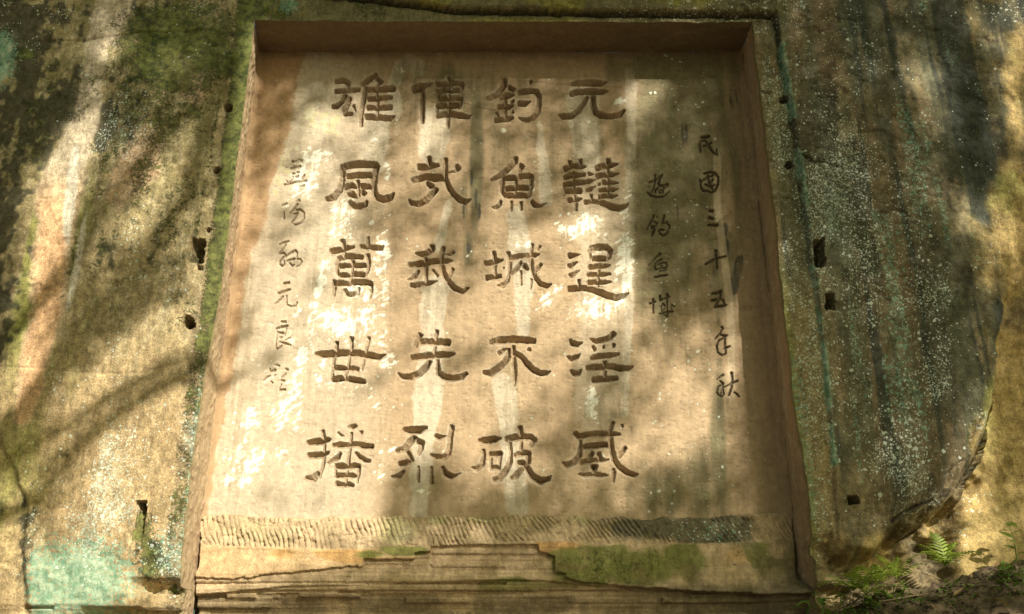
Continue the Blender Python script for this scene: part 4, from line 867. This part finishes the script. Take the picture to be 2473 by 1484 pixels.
LY = LY + below_b * (skin * (.004 * (n2 - .5) + .004 * sst(.5, .62, nb)) + mid * (.034 + .5 * off) + (1 - skin) * (1 - mid) * (.055 + 1.35 * off + .13 * deep + .012 * (n2 - .5)))
LY = LY + below_b * (1 - skin) * .010 * (fbm(LX * 1.5, LZ * 70, 3, 3) - .5)
# rounded top lip turning back to the panel
LY = LY + .045 * sst(.034, 0, LR) ** 2 + .012 * sst(.5, .66, fbm(LX * 5, LZ * 4, 1, 4)) * inband
# slot at the left end
slot = sst(0, 4, np.interp(LV, [1200, 1240, 1296, 1300, 1369, 1387, 1484, 1700], [494, 497, 484, 486, 483, 474, 466, 452]) - LU)
LY = LY + .19 * slot * sst(1285, 1300, LV)
# right end flares to meet the cliff
flr = sst(1385, 1440, LV) * sst(1840, 1930, LU + .35 * (LV - 1400))
LY = LY - .22 * flr
LY = LY + sst(2, 6, LU - np.interp(LV, [1235, 1344, 1404, 1440], [1911, 1915, 1917, 1960])) * .06
Cl = np.empty(LX.shape + (3,)); Cl[:] = (.42, .305, .185)
Cl = lerpc(Cl, sst(.45, .65, n2) * .35, (.36, .27, .155))
Cl = lerpc(Cl, inband * sst(.35, .7, blobs(LU, LV, [(640, 1285, 200, 40, 0, .4), (960, 1280, 60, 45, 0, .7), (1060, 1255, 40, 20, 0, .7), (1150, 1255, 60, 18, 0, .6), (1400, 1255, 60, 16, 0, .6)]) + .6 * (n2 - .5)) * .6, (.31, .29, .13))
Cl = lerpc(Cl, inband * .85 * sst(.3, .65, blobs(LU, LV, [(1720, 1280, 100, 45, 0, 1.), (1560, 1275, 90, 36, 0, .8), (980, 1290, 24, 40, 0, .5), (1880, 1260, 50, 30, 0, .3), (1460, 1270, 30, 30, 0, .45)]) + .6 * (n2 - .5) + .3 * (n4 - .5)), (.075, .07, .045))
Cl = lerpc(Cl, inband * .45 * sst(.66, .98, cut) * sst(.35, .6, n2), (.17, .135, .075))
Cl = lerpc(Cl, below_b * skin * sst(1060, 1000, LU) * .8, (.46, .31, .165))
Cl = lerpc(Cl, below_b * skin * .8 * sst(.3, .6, blobs(LU, LV, [(850, 1345, 70, 18, 0, .8), (790, 1335, 50, 14, 0, .7), (1340, 1320, 60, 20, 0, .9), (1180, 1390, 60, 18, 0, .5), (1780, 1345, 60, 30, 0, .55), (700, 1340, 60, 16, 0, .5)]) + .5 * (n2 - .5)), (.42, .24, .085))
Cl = lerpc(Cl, below_b * .9 * sst(.3, .6, blobs(LU, LV, [(980, 1330, 60, 12, 0, .9), (900, 1340, 40, 12, 0, .6), (1500, 1365, 180, 55, 0, .8), (1420, 1350, 110, 30, 0, .9), (1650, 1350, 70, 40, 0, .8), (1830, 1335, 40, 40, 0, .75), (1250, 1410, 90, 16, 0, .7), (1450, 1400, 120, 20, 0, .7)]) + .9 * (n2 - .5) + .5 * (nb - .5)), (.155, .16, .042))
Cl = lerpc(Cl, below_b * .55 * sst(.5, .62, n2 * .6 + nb * .4) * sst(1300, 1340, LU), (.21, .15, .075))
Cl = lerpc(Cl, below_b * skin * sst(1620, 1720, LU) * .55 * sst(.35, .6, n2), (.14, .12, .06))
Cl = lerpc(Cl, below_b * .7 * sst(1395, 1425, LV + 20 * (n2 - .5)) * sst(1300, 1700, LU), (.09, .075, .042))
Cl = lerpc(Cl, below_b * (1 - skin) * sst(.5, .6, nb) * .4, (.25, .17, .095))
Cl = lerpc(Cl, below_b * (1 - skin) * .6 * sst(1425, 1450, LV) * sst(.35, .55, n2 + .3 * (nb - .5)), (.13, .10, .06))
Ml = np.zeros(Cl.shape)
Ml[..., 2] = inband * blobs(LU, LV, [(1730, 1285, 90, 36, 0, .45), (1020, 1260, 80, 20, 0, .25)])
Ml[..., 0] = .35 * inband * blobs(LU, LV, [(1720, 1290, 90, 30, 0, 1.)])
Ml[..., 1] = below_b * skin * .5 * blobs(LU, LV, [(1480, 1370, 190, 50, 0, 1.), (1800, 1370, 120, 60, 0, .7)]) + .25 * inband * sst(.02, 0, LR)
Pl = np.stack([LX, LY, LZ], -1).reshape(-1, 3)
Fl = grid_faces(*LX.shape)[..., ::-1]
zone = np.where(inband > .5, 0, np.where(skin > .5, 1, 2 + np.searchsorted(np.array([1.95, 2.0, 2.04, 2.08, 2.12, 2.17, 2.22, 2.3]), LZ)))[:-1, :-1]
for zi in np.unique(zone):
    nm = 'chiselled_band' if zi == 0 else ('weathered_skin' if zi == 1 else 'rock_layer')
    mesh_np(nm, Pl, Fl[zone == zi], M_ledge, ledge, Cl, Ml)

# ---------------------------------------------------------------- ground
def ground_z(X, Y_):
    X = np.asarray(X, float); Y_ = np.asarray(Y_, float)
    hb = np.interp(X, [-8, -2, 0, 1.2, 1.75, 1.95, 2.2, 2.6, 3.3, 4, 7, 12], [.9, .9, 1.1, 1.45, 1.78, 1.90, 1.975, 2.05, 2.20, 2.32, 2.55, 2.7])
    lin = hb - .55 * np.maximum(5.82 - Y_, 0) + .25 * np.maximum(Y_ - 5.82, 0) * 0
    z = np.where(lin > .25, lin, .25 * np.exp(np.clip((lin - .25) / .25, -30, 0)))
    nearf = np.exp(-((X - 2.8) / 3) ** 2 - ((Y_ - 5.3) / 2) ** 2)
    z = z + (fbm(X * 1.3, Y_ * 1.3, 1, 3) - .5) * .10 + (fbm(X * 7, Y_ * 7, 2, 4) - .5) * .10 * nearf + (fbm(X * 28, Y_ * 28, 4, 3) - .5) * .05 * nearf
    return z
gx = np.concatenate([-np.geomspace(60, 6.2, 16), np.linspace(-6, 1.2, 40), np.arange(1.22, 4.6, .012), np.linspace(4.65, 8, 20), np.geomspace(8.5, 60, 14)])
gy = np.concatenate([-np.geomspace(60, 3.2, 16), np.linspace(-3, 4.4, 40), np.arange(4.42, 6.35, .012), np.linspace(6.4, 8, 5)])
GGX, GGY = np.meshgrid(gx, gy)
GGZ = ground_z(GGX, GGY)
g = mesh_np('ground', np.stack([GGX, GGY, GGZ], -1).reshape(-1, 3), grid_faces(*GGX.shape).reshape(-1, 4), M_soil)
tag(g, 'bare brown soil bank sloping up against the foot of the cliff', None, None, 'structure')

def ground_hit(u, v):
    a = (u - 1236.5) / FPX; b = (742.0 - v) / FPX
    d = np.array([a, CP - b * SP, SP + b * CP])
    for y in np.arange(4.0, 6.0, .004):
        t = y / d[1]
        p = np.array([0, 0, CAMZ]) + d * t
        if p[2] <= ground_z(p[0], p[1]):
            return p
    t = 5.85 / d[1]
    return np.array([0, 0, CAMZ]) + d * t

# ---------------------------------------------------------------- ferns and small plants on the bank
def frond_mesh(length, width, n, droop, seed):
    r = random.Random(seed)
    V_ = []; F_ = []
    def rach(t): return Vector((length * t * (1 - .12 * t), 0, length * (.55 * t - droop * t * t)))
    for i in range(n):
        t0 = i / n; t1 = (i + 1) / n
        a, b = rach(t0), rach(t1); w = .003 * (1 - t0) + .001
        k = len(V_)
        V_ += [a + Vector((0, -w, 0)), a + Vector((0, w, 0)), b + Vector((0, w, 0)), b + Vector((0, -w, 0))]
        F_.append((k, k + 1, k + 2, k + 3))
        if i < 1: continue
        s = math.sin(math.pi * min(1, (t0 + .12)) ** .8) ** .7 * (1 - .25 * t0)
        for sd in (-1, 1):
            ln = width * s * r.uniform(.85, 1.1)
            dirv = Vector((.45, sd * 1.0, -.12 + r.uniform(-.1, .1))).normalized()
            nx = Vector((1, -sd * .35, 0)).normalized() * (length / n * .34)
            p0 = a
            k = len(V_)
            m_ = p0 + dirv * ln * .5 + Vector((0, 0, .004))
            V_ += [p0 - nx * .8, p0 + nx * .8, m_ + nx * .85, m_ - nx * .75, p0 + dirv * ln + Vector((0, 0, -.12 * ln))]
            F_ += [(k, k + 1, k + 2, k + 3), (k + 3, k + 2, k + 4)]
    return V_, F_

def make_fern(pos, size, fr, label, group, mat=None, seed=1):
    root = empty('fern', tuple(pos), label, 'fern', group)
    r = random.Random(seed)
    for i, (az, el, sc) in enumerate(fr):
        V_, F_ = frond_mesh(size * sc, size * sc * .34, 13, .55 + r.uniform(-.1, .15), seed * 31 + i)
        R = Matrix.Rotation(math.radians(az), 4, 'Z') @ Matrix.Rotation(-math.radians(el), 4, 'Y')
        o = mesh_py('frond', [R @ v for v in V_], F_, mat or M_fern, None, False)
        o.parent = root
    return root

GRP = 'ferns on the soil bank at the cliff foot'
make_fern(ground_hit(2062, 1428), .30, [(200, 10, 1), (250, 20, 1.), (300, 15, 1.), (340, 20, .95), (160, 30, .8), (275, 45, .8), (20, 30, .8), (225, 0, .9)], 'bright yellow-green fern clump nearest the ledge corner', GRP, seed=2)
make_fern(ground_hit(2118, 1412), .22, [(250, 30, 1), (300, 20, 1), (20, 40, .9), (200, 40, .9), (60, 60, .8)], 'small fern just right of the bright yellow-green clump', GRP, seed=3)
make_fern(ground_hit(2165, 1398), .25, [(200, 40, .9), (330, 35, 1), (0, 20, 1), (265, 50, .7)], 'sparse fern with a few upright pale fronds, in the middle of the bank', GRP, seed=4)
make_fern(ground_hit(2283, 1368), .33, [(215, 15, .9), (265, 10, .9), (310, 15, .9), (100, 70, .9), (170, 40, .8), (20, 55, .7), (240, -5, .8)], 'fern with one upright frond growing against the sunlit rock crack', GRP, seed=5)

def leaf_shape(l, w, fold=.15, curl=.2):
    V_ = []; F_ = []
    for i in range(6):
        t = i / 5
        ww = w * math.sin(math.pi * (t ** .8) * .98 + .02) * (1 - .1 * t)
        z = -curl * l * t * t
        V_ += [(l * t, -ww, z + fold * ww), (l * t, 0, z), (l * t, ww, z + fold * ww)]
        if i:
            k = (i - 1) * 3
            F_ += [(k, k + 1, k + 4, k + 3), (k + 1, k + 2, k + 5, k + 4)]
    return [Vector(v) for v in V_], F_

def make_plant(pos, h, n, ll, lw, label, group, seed, mat=M_leafg, spread=1.0):
    r = random.Random(seed)
    root = empty('leafy_plant', tuple(pos), label, 'plant', group)
    top = Vector((r.uniform(-.04, .04), -.03, h))
    V_, F_ = tube([(0, 0, -.02), tuple(top * .5 + Vector((.01, 0, 0))), tuple(top)], [.004, .003, .002], 5)
    o = mesh_py('stem', V_, F_, M_leafg); o.parent = root
    for i in range(n):
        V_, F_ = leaf_shape(ll * r.uniform(.7, 1.1), lw * r.uniform(.8, 1.1))
        base = top * ((i + 1) / n)
        R = Matrix.Translation(base) @ Matrix.Rotation(i * 2.4 + r.random(), 4, 'Z') @ Matrix.Rotation(r.uniform(-.6, .3) * spread, 4, 'Y')
        o = mesh_py('leaf', [R @ v for v in V_], F_, mat); o.parent = root
    return root
make_fern(ground_hit(2092, 1440), .17, [(230, 20, 1), (280, 10, 1), (330, 25, .9), (180, 40, .8), (60, 60, .7)], 'low fern in front of the bright yellow-green clump', GRP, seed=6)
GP = 'small leafy plants along the soil bank'
make_plant(ground_hit(2455, 1345), .20, 9, .085, .026, 'taller leafy seedling at the right edge, against the sunlit rock', GP, 1)
make_plant(ground_hit(2462, 1440), .16, 8, .075, .022, 'leafy seedling low at the right edge, below the taller one', GP, 2)
make_plant(ground_hit(2436, 1400), .08, 6, .06, .018, 'short seedling left of the low right-edge seedling', GP, 8)
make_plant(ground_hit(2140, 1450), .07, 6, .07, .02, 'small pale-leaved weed in the open soil below the middle fern', GP, 3, M_fern)
make_plant(ground_hit(2030, 1452), .05, 7, .06, .02, 'low round-leaved weed under the bright fern clump', GP, 4, M_fern)
make_plant(ground_hit(1985, 1476), .08, 7, .11, .032, 'broad-leaved dark green plant at the bottom, beside the ledge corner', GP, 5)
make_plant(ground_hit(1945, 1484), .09, 6, .11, .03, 'broad-leaved plant hugging the ledge corner at the bottom edge', GP, 6)
make_plant(ground_hit(2180, 1432), .06, 8, .05, .018, 'bushy little weed between the middle fern and the long root', GP, 9, M_fern)
make_plant(ground_hit(2100, 1470), .05, 7, .06, .02, 'flat pale weed at the bottom edge near the long root', GP, 10, M_fern)
make_plant(ground_hit(2225, 1462), .04, 5, .05, .015, 'tiny seedling alone in the bare soil', GP, 7)

# ground cover of tiny leaves round the ferns: nobody could count it
r = random.Random(9)
V_ = []; F_ = []
for i in range(850):
    cu, cv, su_, sv_ = r.choice([(2075, 1432, 55, 14), (2120, 1425, 50, 14), (2050, 1455, 60, 12), (2000, 1468, 40, 8), (2170, 1405, 50, 10), (2440, 1420, 30, 40), (2420, 1360, 40, 8), (2300, 1385, 40, 8)])
    u, v = r.gauss(cu, su_ * .6), r.gauss(cv, sv_ * .7)
    X0, Z0 = unproj(u, v, 5.6)
    yy = 5.82 - abs(r.gauss(0, .16)); xx = X0 * yy / 5.6
    z0 = float(ground_z(xx, yy))
    lv, lf = leaf_shape(r.uniform(.018, .035), r.uniform(.007, .012))
    R = Matrix.Translation((xx, yy, z0 + r.uniform(.005, .03))) @ Matrix.Rotation(r.uniform(0, 6.28), 4, 'Z') @ Matrix.Rotation(r.uniform(-.9, .2), 4, 'Y')
    k = len(V_)
    V_ += [R @ p for p in lv]; F_ += [tuple(a + k for a in f) for f in lf]
o = mesh_py('ground_cover', V_, F_, M_leafg)
tag(o, 'tiny green leaves carpeting the soil round the ferns', 'ground cover', None, 'stuff')

# fallen leaves and roots
GL = 'fallen leaves on the soil bank'
for i, (u, v, l, yaw, lab) in enumerate([(2103, 1395, .05, .5, 'curled reddish dead leaf beside the middle fern'), (2300, 1445, .08, .2, 'long tan dead leaf lying in the middle of the bare soil'), (2370, 1448, .06, 2.2, 'narrow pale dead leaf standing upright to the right of the long tan one'),
                                         (2345, 1400, .05, 1.2, 'small brown dead leaf below the ochre rock'), (2440, 1470, .09, 2.6, 'long pale dead leaf at the bottom right corner'), (2395, 1375, .06, .1, 'reddish dead leaf near the right edge seedlings'), (2260, 1475, .05, 1.9, 'small red-brown dead leaf at the bottom of the bank')]):
    p = ground_hit(u, v)
    lv, lf = leaf_shape(l, l * .2, .4, -.25)
    R = Matrix.Rotation(yaw, 4, 'Z') @ Matrix.Rotation(-.35, 4, 'Y') @ Matrix.Rotation(.4, 4, 'X')
    o = mesh_py('dead_leaf', [R @ q for q in lv], lf, M_dead); o.location = (p[0], p[1] - .01, p[2] + .012)
    tag(o, lab, 'dead leaf', GL)
for pts, rad, lab in [([(2020, 1482), (2080, 1466), (2150, 1455), (2200, 1448), (2240, 1440)], .006, 'long pale root lying across the bottom of the bank'),
                      ([(2120, 1405), (2090, 1440), (2080, 1460)], .003, 'thin twig leaning down from the middle fern'), ([(2210, 1385), (2245, 1398), (2270, 1405)], .003, 'thin twig below the fern by the rock crack')]:
    pp = [ground_hit(*q) + np.array([0, -.012, .012 + .006 * (i % 2)]) for i, q in enumerate(pts)]
    b0 = pp[0]
    V_, F_ = tube([p - b0 for p in pp], [rad * (1 - .12 * i) for i in range(len(pp))], 6)
    o = mesh_py('root' if 'root' in lab else 'twig', V_, F_, M_root); o.location = tuple(b0)
    tag(o, lab, 'root' if 'root' in lab else 'twig')
# loose clods and chips of rock
r = random.Random(21)
V_ = []; F_ = []
for i in range(260):
    yy = 5.8 - abs(r.gauss(0, .22)); xx = r.uniform(1.95, 3.6)
    z0 = float(ground_z(xx, yy)); s = r.uniform(.006, .018) * (1 if r.random() < .9 else 1.8)
    k = len(V_)
    for a in range(6):
        d = [(1, 0, 0), (-1, 0, 0), (0, 1, 0), (0, -1, 0), (0, 0, 1), (0, 0, -1)][a]
        V_.append(Vector((xx, yy, z0 + s * .3)) + Vector(d) * s * r.uniform(.6, 1.3) + Vector((r.uniform(-s, s), r.uniform(-s, s), 0)) * .3)
    F_ += [(k + a, k + b, k + c) for a, b, c in ((0, 2, 4), (2, 1, 4), (1, 3, 4), (3, 0, 4), (2, 0, 5), (1, 2, 5), (3, 1, 5), (0, 3, 5))]
o = mesh_py('soil_clods', V_, F_, M_soil, None, False)
tag(o, 'loose crumbs of brown soil scattered over the bank', 'soil clods', None, 'stuff')

# ---------------------------------------------------------------- the trees overhead whose crowns dapple the wall
sx, sz = np.meshgrid(np.arange(-6.2, 6.2, .042), np.arange(.6, 8.6, .042))
sx = sx + rng.uniform(-.03, .03, sx.shape); sz = sz + rng.uniform(-.03, .03, sz.shape)
inh = (sx > XL) & (sx < XR) & (sz < ZT)
sy = np.where(inh, YB, YF)
uu, vv = proj(sx, sy, sz)
Lw = light_want(uu, vv)
leaf_pts = []
Lc = np.clip(np.clip(Lw - .03, 0, 1) / .85, .002, 1) ** 1.6
for rep in range(3):
    take = rng.random(sx.shape) < -np.log(Lc) / 4.0
    t = rng.uniform(10.0, 16.5, sx.shape)
    p = np.stack([sx, sy, sz], -1) + S * t[..., None]
    leaf_pts.append(p[take])
leaf_pts = np.concatenate(leaf_pts)
nl = len(leaf_pts)
# each leaf: a folded pointed blade, roughly facing the sun as leaves do, with scatter
nrm = S[None, :] + rng.normal(0, .45, (nl, 3)); nrm /= np.linalg.norm(nrm, axis=1)[:, None]
ta = np.cross(nrm, rng.normal(0, 1, (nl, 3))); ta /= np.linalg.norm(ta, axis=1)[:, None]
tb_ = np.cross(nrm, ta)
ln_ = rng.uniform(.065, .10, nl)[:, None]; wd_ = ln_ * rng.uniform(.26, .36, nl)[:, None]
quad = np.stack([leaf_pts - ta * ln_ * .5, leaf_pts - tb_ * wd_ - nrm * .006, leaf_pts + ta * ln_ * .5, leaf_pts + tb_ * wd_ - nrm * .006], 1)
halves = leaf_pts[:, 0] < 3.2
for nm_i, (mask, base, label) in enumerate([(halves, (2.2, -7.5, 0), 'broad-leaved tree behind the viewer, its crown arching over the left of the panel'),
                                            (~halves, (8.6, -5.5, 0), 'broad-leaved tree on the right behind the viewer, shading the right of the cliff')]):
    b = (base[0], base[1], float(ground_z(base[0], base[1])))
    tree = empty('tree', b, label, 'tree', 'trees shading the cliff from behind the viewer')
    q = quad[mask].reshape(-1, 3)
    f = np.arange(len(q)).reshape(-1, 4)
    cr = mesh_np('crown', q, f, M_canopy, tree, smooth=False)
    cr['kind'] = 'stuff'
    cen = leaf_pts[mask].mean(0)
    top = (np.array([-5.4, YF, .2]) if nm_i == 0 else np.array([5.8, YF, 2.4])) + S * 10.0
    B = np.array(b)
    pts = [B - np.array([0, 0, .3]), B + np.array([.1, .05, 2.0]), B + (top - B) * np.array([.35, .35, .55]), top]
    V_, F_ = tube(pts, [.32, .25, .20, .10], 12)
    mesh_py('trunk', V_, F_, M_bark, tree)
    fork = pts[3]
    if nm_i == 0:
        limbs = []
        for poly, t0, rad in [([(560, 150), (530, 190), (400, 330), (270, 490), (185, 615), (100, 725), (0, 850), (-120, 980)], 8.6, .05),
                              ([(560, 130), (510, 260), (450, 470), (350, 640), (255, 740), (160, 850), (60, 1000), (-60, 1130)], 9.2, .08),
                              ([(640, 770), (560, 830), (430, 920), (300, 990), (180, 1085), (100, 1200)], 8.4, .045),
                              ([(480, 850), (400, 880), (250, 965), (150, 1040)], 8.8, .035)]:
            up, vp = np.array(poly, float).T
            wx, wz = unproj(up, vp, YF)
            lp = np.stack([wx, np.full_like(wx, YF), wz], -1) + S * (t0 + np.linspace(-.3, .5, len(wx)))[:, None]
            limbs.append((lp[::-1], rad))
    else:
        limbs = []
        for k in range(5):
            tgt = leaf_pts[mask][rng.integers(0, mask.sum())]
            limbs.append((np.stack([fork * .4 + tgt * .6, tgt]), .02))
    for lp, rad in limbs:
        chain = [fork + (lp[0] - fork) * s_ + np.array([0, 0, .5 * math.sin(s_ * math.pi)]) for s_ in (0, .35, .7)] + list(lp)
        n_ = len(chain)
        V_, F_ = tube(chain, [rad * (1.7 - 1.2 * i / (n_ - 1)) for i in range(n_)], 8)
        mesh_py('limb', V_, F_, M_bark, tree)
